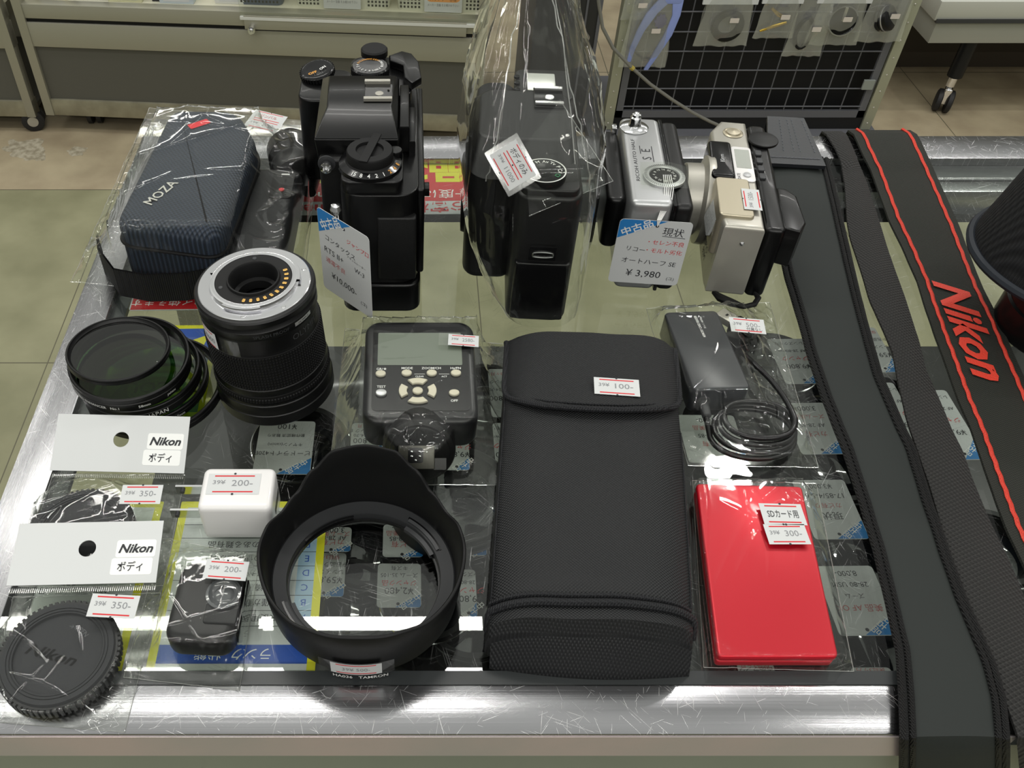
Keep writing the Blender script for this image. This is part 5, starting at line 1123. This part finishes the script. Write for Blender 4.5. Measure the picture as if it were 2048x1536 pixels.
m = MB(); m.tube([(c_[0] + 1.1, c_[1] + 2.5, 2.4), (c_[0] + 1.6, c_[1], 2.2), (c_[0] + 1.2, c_[1] - 3.2, 1.6)], [.75, .8, .6], KS, n=14); t.part('roll_arm', m)
t, P = flatbag('plastic_bag', 'large clear bag with a ¥2000 sticker around the navy pouch and gimbal', [at(296, 206, .6), at(645, 238, .4), at(603, 596, .3), at(140, 560, .3)],
               [lambda X, Y: np.where((Y > 48.3) & (Y < 63.3) & (X > -19.6 + (Y - 50) * .03) & (X < -11.4), 5.35, 0.), lambda X, Y: np.where((Y > 44.5) & (Y < 58.5) & (X > -12.2 + (Y - 45) * .16) & (X < -8 + (Y - 45) * .18), 3.15, 0.),
                circf(-9.0, 60.0, 2.2, 4.0), rectf(-21.8, -12.2, 46.4, 50.5, 2.5)], 66, wr=.3, n=(110, 120), scale=.3)
m = MB(); M2, w2, h2 = frame(at(512, 221, 3.0), at(576, 236, 3.0), at(503, 256, 2.6)); hw = h2 / 2
sticker(m, M2 @ T(0, hw / 2, .1), '', w2, hw, pre=''); m.text('ジンバル', .28, PINK, M2 @ T(0, hw / 2, .1), z=.03); sticker(m, M2 @ T(0, -hw / 2, .1), '2000-', w2, hw); t.part('price_sticker', m, smooth=0)

# ================================================================ camera straps laid from the far rail over the front rail
def interp(tab, y):
    for (y0, x0), (y1, x1) in zip(tab, tab[1:]):
        if y0 <= y <= y1: return x0 + (x1 - x0) * (y - y0) / (y1 - y0)
    return tab[0][1] if y < tab[0][0] else tab[-1][1]
def strap_rows(left, right, ys, zf, over=True, arch=.12, nu=8, hang_far=True):
    rows = []
    if hang_far:
        for dz in (-7, -5, -3, -1.2, -.3):
            a, b = at(interp(left, ys[0]), ys[0], zf(ys[0])), at(interp(right, ys[0]), ys[0], zf(ys[0])); d = .35 if dz > -.5 else .6
            rows.append([(a[0] + (b[0] - a[0]) * j / nu, max(a[1], 68.3) + d, zf(ys[0]) + dz) for j in range(nu + 1)])
    for y in ys:
        z = zf(y); a, b = Vector(at(interp(left, y), y, z)), Vector(at(interp(right, y), y, z))
        if a.y < 16.55 and over: a = Vector(atY(interp(left, y), y, 16.5)); b = Vector(atY(interp(right, y), y, 16.5)); row = [a.lerp(b, j / nu) for j in range(nu + 1)]; rows.append([(p.x, p.y - arch * math.sin(PI * j / nu), p.z) for j, p in enumerate(row)])
        else: row = [a.lerp(b, j / nu) for j in range(nu + 1)]; rows.append([(p.x, p.y, p.z + arch * math.sin(PI * j / nu) + .05 * mnoise.noise(p * .5)) for j, p in enumerate(row)])
    return rows
def zr(y): return .38 if y > 1360 else (.32 + .25 * max(0, min(1, (330 - y) / 40)) if y < 1330 else .38)
NEO = mat('neoprene', '#1f2422', .75, bump=(500, .3, .03)); CORD = mat('strap_binding', '#0a0a0b', .6, weave=(900, 900, .9, 35))
# padded strap
Lf = [(318, 1530), (400, 1540), (480, 1557), (560, 1575), (640, 1600), (700, 1616), (800, 1650), (900, 1690), (1000, 1722), (1100, 1752), (1200, 1776), (1300, 1798), (1400, 1806), (1470, 1808), (1560, 1806)]
Rt = [(318, 1652), (400, 1672), (480, 1690), (560, 1708), (640, 1728), (700, 1744), (760, 1762), (800, 1779), (860, 1806), (900, 1826), (1000, 1856), (1050, 1874), (1100, 1890), (1200, 1926), (1270, 1957), (1330, 1983), (1400, 2003), (1470, 2010), (1560, 2010)]
t = Thing('padded_strap', 'wide padded camera strap with corded edges and stitched leather end, leftmost of the straps', 'camera strap', (29, 40, 0))
ys = list(range(318, 1460, 14)) + [1464, 1475, 1490, 1510, 1535, 1560]
rows = strap_rows(Lf, Rt, ys, zr, arch=.18, hang_far=False); t.part('pad', MB().sheet(rows, NEO, th=.25), smooth=60)
for sd in (0, -1):
    m = MB(); n_ = 1 if sd == 0 else -2
    m.tube([(p[sd][0], p[sd][1], p[sd][2] + .02) for p in rows], .2, CORD, n=8); q = [Vector(p[sd]).lerp(Vector(p[n_]), .62) + Vector((0, 0, .08)) for p in rows]; m.tube([tuple(p) for p in q], .15, CORD, n=8); t.part('corded_edge', m)
# leather end lying on the far rail
m = MB(); lt = [at(1535, 232, 1.1), at(1608, 236, 1.1), at(1652, 332, .95), at(1535, 326, .95)]
lrows = [[tuple(Vector(lt[0]).lerp(Vector(lt[1]), j / 8).lerp(Vector(lt[3]).lerp(Vector(lt[2]), j / 8), i / 8)) for j in range(9)] for i in range(9)]
lrows = [[(p[0], 69.6, -3) for p in lrows[0]], [(p[0], 69.4, .0) for p in lrows[0]]] + lrows
m.sheet(lrows, mat('black_leather', '#26282c', .35, bump=(700, .3, .03)), th=.3); le = t.part('leather_end', m)
m = MB(); stc = mat('grey_thread', '#70737a', .6)
for u in (.3, .5, .62, .9):
    for k in range(11): a = Vector(lt[0]).lerp(Vector(lt[1]), u).lerp(Vector(lt[3]).lerp(Vector(lt[2]), u), .06 + k * .065) ; b = a + (Vector(lt[2]) - Vector(lt[1])) * .03; m.tube([(a.x, a.y, a.z + .03), (b.x, b.y, b.z + .03)], .03, stc, n=4)
for k in range(14): a = Vector(lt[3]).lerp(Vector(lt[2]), .05 + k * .066) + Vector((0, .9, .06)); m.tube([tuple(a), (a.x + .25, a.y, a.z)], .03, stc, n=4)
t.part('stitching', m, under=le)
# woven strap
Lw = [(266, 1652), (290, 1668), (320, 1682), (370, 1690), (440, 1694), (480, 1702), (540, 1722), (600, 1740), (640, 1758), (700, 1785), (760, 1796), (830, 1812), (900, 1835), (960, 1856), (1040, 1880), (1130, 1908), (1200, 1930), (1270, 1958), (1340, 1990), (1400, 2010), (1470, 2036), (1560, 2044)]
Rw = [(266, 1692), (290, 1704), (320, 1716), (370, 1736), (430, 1755), (500, 1776), (560, 1798), (600, 1812), (680, 1838), (740, 1852), (800, 1880), (860, 1905), (900, 1925), (960, 1946), (1040, 1980), (1130, 2022), (1200, 2052), (1300, 2092), (1400, 2130), (1470, 2160), (1560, 2160)]
WV = mat('woven_grey_webbing', '#262524', .7, weave=(330, 330, 1., 24))
t = Thing('woven_strap', 'narrower plain woven charcoal strap lying between the padded and the red-lined strap', 'camera strap', (35, 40, 0))
ys2 = list(range(268, 1460, 14)) + [1464, 1475, 1490, 1510, 1535, 1560]
t.part('webbing', MB().sheet(strap_rows(Lw, Rw, ys2, lambda y: zr(y) - .05 if y > 330 else .5, arch=.16), WV, th=.16), smooth=60)
# red-lined strap
Ln = [(264, 1706), (300, 1722), (340, 1742), (400, 1764), (440, 1778), (500, 1808), (560, 1834), (610, 1850), (680, 1874), (740, 1896), (800, 1918), (860, 1944), (920, 1964), (1000, 1992), (1060, 2014), (1130, 2048), (1240, 2095), (1400, 2150), (1480, 2180), (1560, 2180)]
Rn = [(264, 1832), (290, 1846), (340, 1868), (400, 1896), (460, 1922), (520, 1944), (580, 1968), (640, 2000), (700, 2024), (760, 2052), (860, 2092), (1000, 2160), (1130, 2210), (1240, 2260), (1400, 2320), (1480, 2340), (1560, 2340)]
CAN = mat('dark_canvas', '#1f211b', .8, weave=(560, 560, .5, 24)); t = Thing('embroidered_strap', 'black canvas strap with two red stitched lines and red lettering, rightmost of the straps', 'camera strap', (42, 45, 0))
rows = strap_rows(Ln, Rn, ys2, lambda y: zr(y) + .05 if y > 330 else .6, arch=.1, nu=12); t.part('canvas', MB().sheet(rows, CAN, th=.18), smooth=60)
REDT = mat('red_thread', '#e0412f', .55, bump=(1200, 1., .06))
for u in (.135, .865):
    m = MB(); m.tube([tuple(Vector(r_[0]).lerp(Vector(r_[-1]), u) + Vector((.05 * (k % 2), 0, .07))) for k, r_ in enumerate(rows[3:])], .13, REDT, n=5); t.part('red_line', m, 'red stitched line')
p0, p1 = Vector(at(1888, 566, .5)), Vector(at(1972, 752, .5)); dv = p1 - p0; ctr = Vector(at(1938, 658, .5))
m = MB(); Mn = T(ctr.x, ctr.y, .52, rz=math.degrees(math.atan2(dv.y, dv.x))); m.text('Nikon', 2.15, REDT, Mn, z=.04, bold=.03, shear=.35, wfit=9.6); v_ = text_mesh('Nikon', .03, .35); t.part('lettering', m, 'raised red lettering', smooth=0)

# --- mesh lens pouch at the right edge with a lens under it
t = Thing('camera_lens', 'dark lens barrel standing on the glass under the mesh pouch at the right edge', 'lens', (42.6, 43.6, 0), local=True)
t.part('barrel', MB().lathe([(3.7, 0.02), (3.9, .2), (3.9, 2.2), (3.75, 2.3), (3.75, 2.5), (3.9, 2.6), (3.9, 5.0), (3.5, 5.2), (0, 5.2)], KS, n=64))
t = Thing('lens_pouch', 'black mesh-cloth lens pouch with dark blue piping at the right edge', 'pouch', (41.3, 44.2, 5.3), local=True)
MESH = mat('black_mesh_cloth', '#131316', .7, weave=(330, 330, 1., 20))
prof = [(5.9, 0), (5.85, .8), (5.5, 2.5), (5.1, 4.6), (4.7, 6.2), (3.9, 7.2), (2.2, 7.6), (0, 7.7)]
t.part('cloth', MB().lathe(prof, MESH, T(rx=0), n=72), smooth=60)
m = MB(); m.tube([(6.0 * math.cos(2 * PI * k / 72), 6.0 * math.sin(2 * PI * k / 72), .25) for k in range(72)], .3, mat('navy_piping', '#1a2029', .6), n=8, closed=True); t.part('piping', m)
m = MB(); m.sheet([[((5.95 - .2 * k + .12) * math.cos(R(a)), (5.95 - .2 * k + .12) * math.sin(R(a)), .4 + 1.25 * k) for a in (-128, -124, -120)] for k in range(5)], MAT['black_webbing'], th=.1); t.part('webbing_tab', m)
# ================================================================ the shop behind the counter
STL = mat('brushed_frame_steel', '#aaa899', .4, .45, bump=(200, .08, .05)); PAN = mat('dark_laminate', '#57564f', .5); CRE = mat('aged_steel_rail', '#a8a48f', .4, .5, var=(18, '#8a8674', .35, .7)); RB = mat('caster_rubber', '#1b1b1c', .6)
def caster(name_parent, x, y, s=1., rz=0):
    m = MB(); Mx = T(x, y, -90, rz=rz)
    for d in (-1.1, 1.1): m.lathe([(0, -.7), (1.9, -.7), (2.5, -.5), (2.5, .5), (1.9, .7), (0, .7)], RB, Mx @ T(0, d * s, 2.5 * s, rx=90) @ Matrix.Scale(s, 4), n=28)
    w_ = name_parent.part('caster', m); m = MB(); m.box(-.8, .8, -.5, .5, 2.2 * s, 5.6 * s, GR, Mx); m.lathe([(1.2, -1.8), (1.2, -1.9), (0, -1.95)], TINS, Mx @ T(0, 0, 2.5 * s, rx=90) @ Matrix.Scale(s, 4), n=20, cap=False); m.lathe([(1.2, 1.8), (1.2, 1.9), (0, 1.95)], TINS, Mx @ T(0, 0, 2.5 * s, rx=90) @ Matrix.Scale(s, 4), n=20, cap=False)
    name_parent.part('fork', m, under=w_)
def cab(name, label, x0, x1, ox, oy, rz, zb, items):
    t = Thing(name, label, 'display cabinet', (ox, oy, 0), rz=rz, local=True)
    zc = -32.0
    t.part('panel', MB().box(x0 + 1, x1 - 1, .6, 1.6, zb + 4, zb + 19.8, PAN))
    t.part('bottom_rail', MB().box(x0, x1, -.1, 3, zb, zb + 4.6, CRE, b=.1))
    t.part('middle_rail', MB().box(x0, x1, -.1, 3, zb + 19.3, zb + 25.6, STL, b=.1)); t.part('track_groove', MB().box(x0 + 2, x1 - 2, .4, 3, zb + 25.7, zb + 26.5, KM))
    t.part('upper_rail', MB().box(x0, x1, .0, 3, zb + 26.6, zb + 30.2, STL, b=.15))
    for a in (x0, x1 - 2.3): t.part('post', MB().box(a, a + 2.3, -.35, 2.4, zb, 10, STL, b=.08))
    t.part('shelf', MB().box(x0 + 1, x1 - 1, 3.1, 45, zb + 29.0, zb + 29.8, mat('cream_shelf', '#d8d5c0', .5)))
    t.part('back_panel', MB().box(x0 + 1, x1 - 1, 45, 46, zb, 10, mat('cream_shelf', '#d8d5c0', .5)))
    t.part('base', MB().box(x0 + 1, x1 - 1, 3, 45, zb + .2, zb + 1.5, PAN))
    return t
zb = -84.6
ca = cab('display_cabinet', 'long steel-framed display cabinet with dark panel and casters along the far side', 0, 118, -98.3, 223.6, -4.6, zb, 0)
caster(ca, 10.6, 6.5, 1.15, 100); caster(ca, 100, 5, 1.15, 90)
m = MB(); m.box(58.4, 113, -.9, -.4, zb + 26.2, zb + 29.6, STL, b=.1); m.box(57.5, 115, -1.0, .2, zb + 28.6, zb + 29.3, mat('white_edge', '#d9dad4', .4)); ca.part('sliding_door_rail', m)
ca.part('door_glass', MB().box(57.5, 115, -.6, -.3, zb + 29.4, 5, film('door_glass', gloss=1.2, rough=.01, base=.01))); 
m = MB(); m.lathe([(0, 0), (.9, 0), (.9, 1.6), (.55, 1.7), (.55, 2.6), (0, 2.7)], CHR, T(60.3, -.8, zb + 26.6, rx=90) , n=20); ca.part('lock', m, 'chrome cylinder lock')
cb = cab('display_cabinet', 'neighbouring steel-framed cabinet cut off by the left edge of the picture', -60, 0, -101.2, 223.4, -2.0, zb - .6, 0)
caster(cb, -2.2, 2.5, 1.2, 15)
# goods on the long cabinet's shelf
Lc = ca.o.matrix_basis.copy()
def onshelf(x, y): v = T(-98.3, 223.6, 0, rz=-4.6) @ Vector((x, y, 0)); return v.x, v.y
zs = zb + 29.82
def basket(x, wdt, colr, label, plate):
    X, Y = onshelf(x, 9); t = Thing('plastic_basket', label, 'basket', (X, Y, zs), rz=-4.6, local=True, group='perforated baskets on the cabinet shelf')
    hb = 9; mt = mat('basket_' + colr[1:], colr, .45); hol = mat('basket_shadow_hole', '#20211f', .8)
    m = MB(); lo = rr(-wdt / 2 + .8, wdt / 2 - .8, -4, 5, 1.4, 5); hi = rr(-wdt / 2, wdt / 2, -4.8, 5.8, 1.8, 5)
    n = len(lo); m.add([(p[0], p[1], 0) for p in lo] + [(p[0], p[1], hb) for p in hi] + [(p[0] * .95, p[1] * .95, hb) for p in hi] + [(p[0] * .93, p[1] * .93, .4) for p in lo],
        [(r_ * n + i, r_ * n + (i + 1) % n, (r_ + 1) * n + (i + 1) % n, (r_ + 1) * n + i) for r_ in range(3) for i in range(n)] + [tuple(range(n - 1, -1, -1)), tuple(3 * n + i for i in range(n))], mt); t.part('tub', m)
    m = MB()
    for i in range(int(wdt / .9) - 2):
        for k in range(7):
            xx = -wdt / 2 + 1.6 + i * .9; zz = .9 + k * .95; yy = -4.02 - .09 * zz - .02
            if plate and abs(xx) < wdt * .23: continue
            m.box(xx - .24, xx + .24, yy, yy + .1, zz - .26, zz + .26, hol)
    t.part('perforation', m)
    if plate:
        m = MB(); Mq = T(0, -4.75, 3.2, rx=84); m.prism(rr(-4.6, 4.6, -3, 3, .2, 2), 0, .05, WH, Mq); m.prism(rr(-4.2, 4.2, -.6, 2.7, 1.2, 5), .05, .08, mat('label_orange', '#f0a35c', .5), Mq)
        m.text(plate, 1.0, mat('brown_ink', '#7c4a22', .6), Mq, y=1.6, z=.1, wfit=4.6); m.text('バッテリー 各種', .9, mat('brown_ink', '#7c4a22', .6), Mq, y=.2, z=.1, wfit=6.4); m.text('メーカー 型番 をお確かめ下さい', .5, GY, Mq, y=-1.3, z=.1, wfit=7.6); t.part('label_card', m, smooth=0)
basket(61.5, 12.5, '#49556b', 'slate-blue perforated basket on the cabinet shelf behind the glass', None)
basket(82.2, 24.5, '#dcdccc', 'cream perforated basket with an orange label, left of two on the shelf', 'キヤノン')
basket(107.0, 24, '#dcdccc', 'cream perforated basket with an orange label, right of two on the shelf', 'その他充電器')
gd = [(5.5, 11, 6, '#d9d3a6', 'pale yellow box at the left end of the cabinet shelf'), (15.2, 9.5, 6.5, '#2a2b2f', 'dark box beside the pale yellow box on the cabinet shelf'), (24.5, 12, 6.5, '#d9d8b4', 'cream box with white label on the cabinet shelf'),
      (33.6, 5, 7, '#26272b', 'narrow dark box in the middle of the cabinet shelf'), (37.6, 12, 6, '#c9d4dd', 'white and blue box on the cabinet shelf'), (75 - 23.6, 9, 5, '#e2e3e0', 'white card box near the cabinet lock')]
xx = 0
for k, (x, wd, hh, cl, lb) in enumerate(gd):
    X, Y = onshelf(x + 3, 6 + (k % 2)); t = Thing('goods_box', lb, 'box', (X, Y, zs), rz=-4.6, local=True, group='boxes on the cabinet shelf'); wd = min(wd, 8.6)
    t.part('carton', MB().box(-wd / 2, wd / 2, -2, 3, 0, hh, mat('carton_' + cl[1:], cl, .5), b=.1)); m = MB(); m.prism(rr(-wd * .38, wd * .38, 0, 4.4, .1, 1), 0, .04, WH, T(0, -2.03, .6, rx=90)); m.text('¥980', .9, DK, T(0, -2.03, .6, rx=90), y=2.6, z=.06); m.text('充電器', .7, GY, T(0, -2.03, .6, rx=90), y=1.2, z=.06); t.part('label', m, smooth=0)
CRB = film('crumpled_poly', gloss=3.0, rough=.08, base=.0, haze=.12)
def hangbag(px0, px1, pyb, Y, label, name='hanging_bag', hh=18, seed=1, dark=None, header=False, cat='plastic bag', grp='small goods bags on the mesh panel'):
    a, b = atY(px0, pyb, Y), atY(px1, pyb, Y); w_ = b[0] - a[0]; z0 = (a[2] + b[2]) / 2; cx = (a[0] + b[0]) / 2
    t = Thing(name, label, cat, (cx, Y, z0), local=True, group=grp); rows = []
    for sd in (-1, 1):
        rows = []
        for i in range(25):
            v = i / 24; row = []
            for j in range(25):
                u = j / 24; bulge = math.sin(PI * u) * math.sin(PI * min(1, v * 1.15)) * .9
                n_ = mnoise.noise(Vector((u * 4 + seed, v * 5, sd * 2 + seed))) * .7
                x = (-w_ / 2 + w_ * u) * (1 - .25 * v + .08 * mnoise.noise(Vector((v * 3, seed, sd)))); row.append((x, sd * (bulge * 1.1 + .15) + n_ * .5 * math.sin(PI * u), v * hh + .4 * mnoise.noise(Vector((u * 5, seed, 1))) * (1 - v)))
            rows.append(row)
        t.part('film', MB().sheet(rows, CRB), smooth=0)
    if header: m = MB(); m.box(-w_ * .5, w_ * .5, -.25, .25, hh * .62, hh * 1.05, WH); t.part('header_card', m)
    m = MB(); m.prism(rr(-1.1, 1.1, -.6, .6, .1, 1), 0, .03, mat('faded_sticker', '#d8cfc6', .6), T(w_ * .12, -1.5, hh * .42, rx=90)); t.part('price_sticker', m)
    return t, cx, z0, w_
RG = mat('rack_grey', '#606166', .45); RP = mat('rack_post_paint', '#a8a994', .45, .2)
RY = 221.5
t = Thing('mesh_rack', 'grey mesh display rack on a dark plinth with goods hanging from it', 'rack', (90, RY, -90), local=True)
xl, xr = 53.0 - 90, 125.8 - 90
for a in (xl, xr - 2.6): 
    pp = t.part('post', MB().box(a, a + 2.6, -1, 2, 2.6, 60, RP, b=.05)); m = MB()
    for k in range(12): m.lathe([(0, .12), (.22, .08), (.28, 0)], TINS, T(a + 1.3, -1, 4.5 + k * 4.6, rx=90), n=10)
    t.part('rivets', m, under=pp)
m = MB(); m.box(xl + 3, xr - 3, -.6, .2, 6.0, 8.0, RG); m.box(xl + 3, xl + 4.8, -.6, .2, 6, 60, RG); m.box(xr - 4.8, xr - 3, -.6, .2, 6, 60, RG); t.part('mesh_frame', m)
m = MB()
for k in range(13): x = xl + 7.5 + k * 5.05; m.tube([(x, -.25, 7.5), (x, -.25, 60)], .17, RG, n=6)
for k in range(10): z = 9.2 + k * 5.1; m.tube([(xl + 4, -.45, z), (xr - 4, -.45, z)], .19, RG, n=6)
t.part('wire_grid', m)
t.part('backing', MB().box(xl + 1, xr - 1, 5, 6, 2.6, 60, mat('rack_backing', '#0d0d0e', .7)))
t.part('plinth', MB().box(xl - 4, xr + 1.5, -6, 30, .02, 2.5, RG, b=.1)); t.part('inner_plinth', MB().box(xl + 2.5, xr - 2.5, -.4, 4, 2.5, 6, mat('rack_backing', '#0d0d0e', .7)))
for x in (xr - 5.5,): t.part('clip', MB().prism(rr(x - 1.2, x + 1.8, -1.5, -.7, .3, 3), 14.5, 17, mat('clear_clip', '#8f958f', .3)))
# dark cupboard between the long cabinet and the rack
m = MB(); m.box(32, 48.6, 0, 30, -90, 0, mat('dark_cupboard', '#2a2a2b', .45)); m.box(44.6, 45.1, -.3, 0, -90, 0, RG); m.box(47.8, 48.6, -.5, 0, -90, 0, RG)
m2 = MB(); m2.v = [(x, y + 224, z) for x, y, z in m.v]; m2.f = m.f; m2.m = m.m; m2.mats = m.mats; tag(m2.build('dark_cupboard', None, (42, 224, -90)), 'dark upright cupboard behind the peaked bag, beside the mesh rack', 'cupboard')
HY = 219.2
b1, cx, z0, w_ = hangbag(1236, 1330, 134, HY, 'long clear bag holding lavender tongs, leftmost on the mesh', hh=24, seed=3)
TNG = mat('lavender_plastic', '#8f9fdc', .4)
t = Thing('film_tongs', 'lavender plastic tongs hanging in a clear bag on the mesh rack', 'tongs', (cx + 1, HY, z0 + 1.5), local=True)
m = MB(); arm = lambda pts, wd: m.prism([(p[0] - wd[i], p[1]) for i, p in enumerate(pts)] + [(p[0] + wd[i], p[1]) for i, p in reversed(list(enumerate(pts)))], -.4, .4, TNG, T(rx=90), b=.12)
arm([(-4.6, 0), (-4.2, 3.5), (-3.0, 8), (-1.0, 12.5), (2.2, 16.5)], [.5, .7, .9, 1.3, 1.6]); t.part('arm', m); m = MB()
arm([(.2, -2.2), (2.0, 2), (4.0, 7), (5.0, 12), (4.6, 16.5)], [.5, .8, 1.0, 1.0, 1.4]); t.part('arm', m)
m = MB(); m.prism(rr(1.2, 6.0, 14.8, 17.8, 1.2, 5), -.42, .42, TNG, T(rx=90), b=.12); t.part('hinge', m)
m = MB(); m.prism([(1.5 + 1.6 * (1 if k % 2 else .75) * math.cos(PI * k / 9), 10.4 + 1.9 * (1 if k % 2 else .75) * math.sin(PI * k / 9)) for k in range(18)], -.3, .3, mat('purple_plastic', '#4a4478', .45), T(rx=90)); t.part('ratchet', m)
hangbag(1240, 1300, 40, HY + .8, 'small clear bag behind the tongs near the top of the mesh', hh=10, seed=8)
b2, cx, z0, w_ = hangbag(1385, 1492, 92, HY, 'clear bag with white header and round black part, second from left on the mesh', hh=17, seed=5, header=True)
t = Thing('adapter_ring', 'round black lens adapter in a bag hanging on the mesh', 'adapter', (cx + .8, HY, z0 + 5.2), local=True); t.part('ring', MB().lathe([(2.2, -.6), (3.9, -.6), (4.0, 0), (3.9, .5), (3.2, .6), (2.4, .3), (2.2, -.6)], KS, T(rx=90), n=44, cap=False))
b3, cx, z0, w_ = hangbag(1504, 1584, 76, HY, 'small bag with white header and brass parts, in the middle of the mesh', hh=14, seed=9, header=True)
BRS = mat('brass', '#d8b548', .25, .9)
t = Thing('brass_fittings', 'yellow brass screw fittings in a bag on the mesh', 'fittings', (cx - .5, HY, z0 + 2.2), local=True)
m = MB(); m.tube([(-3.2, -.3, -.3), (0, -.3, 1.0), (2.8, -.3, 1.9)], [.25, .45, .3], BRS, n=10); t.part('rod', m); m = MB(); m.tube([(-1.8, -.2, 5.4), (.2, -.2, 3.8), (2.2, -.2, 3.0)], [.35, .5, .4], BRS, n=10); t.part('rod', m)
b4, cx, z0, w_ = hangbag(1562, 1640, 112, HY + .3, 'dark-filled clear bag hanging lowest on the mesh', hh=18, seed=12)
t = Thing('cable_bundle', 'dark bundled cable inside the lowest hanging bag', 'cable', (cx - 1, HY + .3, z0 + 6), local=True); m = MB()
m.tube([(1.9 * math.cos(k * .33), .3 * math.sin(k * .7), 3.8 * math.sin(k * .33)) for k in range(58)], .45, KM, n=6); t.part('coil', m)
b5, cx, z0, w_ = hangbag(1606, 1712, 90, HY, 'clear bag with white header and chromed round frame on the mesh', hh=17, seed=15, header=True)
t = Thing('chrome_ring', 'chromed round frame with a bright bar in a hanging bag', 'ring', (cx + 1, HY - .3, z0 + 6.3), local=True); t.part('hoop', MB().lathe([(3.3, -.5), (3.6, -.5), (3.6, .5), (3.3, .5), (3.3, -.5)], CHR, T(rx=80), n=44, cap=False)); t.part('bar', MB().box(-.35, .35, -.2, .2, -3.3, 3.3, TINS)); t.part('dark_disc', MB().lathe([(0, .2), (3.3, .2)], K, T(rx=80), n=32, cap=False))
b6, cx, z0, w_ = hangbag(1706, 1800, 84, HY, 'crumpled bag with a small silver-black lens, rightmost on the mesh', hh=17, seed=19)
t = Thing('small_lens', 'small silver and black lens in the rightmost hanging bag', 'lens', (cx + .5, HY, z0 + 6), local=True); t.part('barrel', MB().lathe([(2.9, -2), (3.0, -1.6), (2.7, -1.2), (3.0, -.8), (2.7, -.4), (3.0, 0), (2.9, .8), (2.3, 1.1), (0, .9)], KS, T(rx=65, rz=40), n=36)); t.part('silver_ring', MB().lathe([(3.05, -.35), (3.05, -.05), (2.8, .0)], SIL, T(rx=65, rz=40), n=36, cap=False))
# grey flex hanging across the rack
m = MB(); raw = [atY(x, y, 214) for x, y in ((1192, -40), (1198, 10), (1205, 55), (1226, 96), (1262, 134), (1300, 168), (1345, 200), (1385, 225), (1420, 243), (1450, 256))]
m.tube([(p[0], p[1], p[2]) for p in raw], .42, mat('flex_grey', '#77766f', .4), n=8); cbm = MB(); cbm.tube([raw[4], tuple(Vector(raw[4]).lerp(Vector(raw[5]), .12))], .6, mat('yellow_tie', '#b3a14a', .5), n=8)
t = Thing('power_flex', 'grey power flex drooping across the lower left of the mesh rack', 'cable', (60, 214, -80)); t.part('flex', m); t.part('tie', cbm)
# pale drawer table at the right with one leg on a caster
t = Thing('wheeled_table', 'pale metal table with a black leg on a chrome caster at the upper right', 'table', (150, 236, 0))
PT = mat('pale_table_paint', '#a9aaa0', .4)
t.part('apron', MB().box(138.5, 260, 232, 290, -68.5, -62.5, PT, b=.15)); t.part('top', MB().box(137, 260, 231, 291, -62.0, -57, mat('pale_table_top', '#c3c4ba', .35), b=.2)); t.part('edge_strip', MB().box(137.5, 260, 230.6, 231.6, -62.5, -61.5, GR))
t.part('leg', MB().lathe([(2.0, -80), (2.0, -68.5)], KP, T(152.5, 236.5, 0), n=20)); t.part('leg', MB().lathe([(2.0, -80), (2.0, -68.5)], KP, T(250, 236.5, 0), n=20))
m = MB(); Mx = T(152, 235.5, -90, rz=65)
for d in (-1.4, 1.4): m.lathe([(0, -.8), (2.6, -.8), (3.1, -.5), (3.1, .5), (2.6, .8), (0, .8)], RB, Mx @ T(0, d, 3.1, rx=90), n=30)
cs = t.part('caster', m); m = MB(); m.lathe([(1.2, 10), (1.2, 7.5), (.8, 7)], CHR, T(152, 235.8, -90), n=16); m.prism(rr(-1.4, 1.4, -1, 1, .4), 2.5, 7, CHR, Mx, b=.3); t.part('caster_fork', m, 'chrome fork', under=cs)
structure(MB().box(128, 300, 262, 264, -90, -40, mat('under_table_shade', '#3f372c', .6)).build('table_shade_panel', None, (128, 262, -90)))  # dark board added to stand for the shade under the table
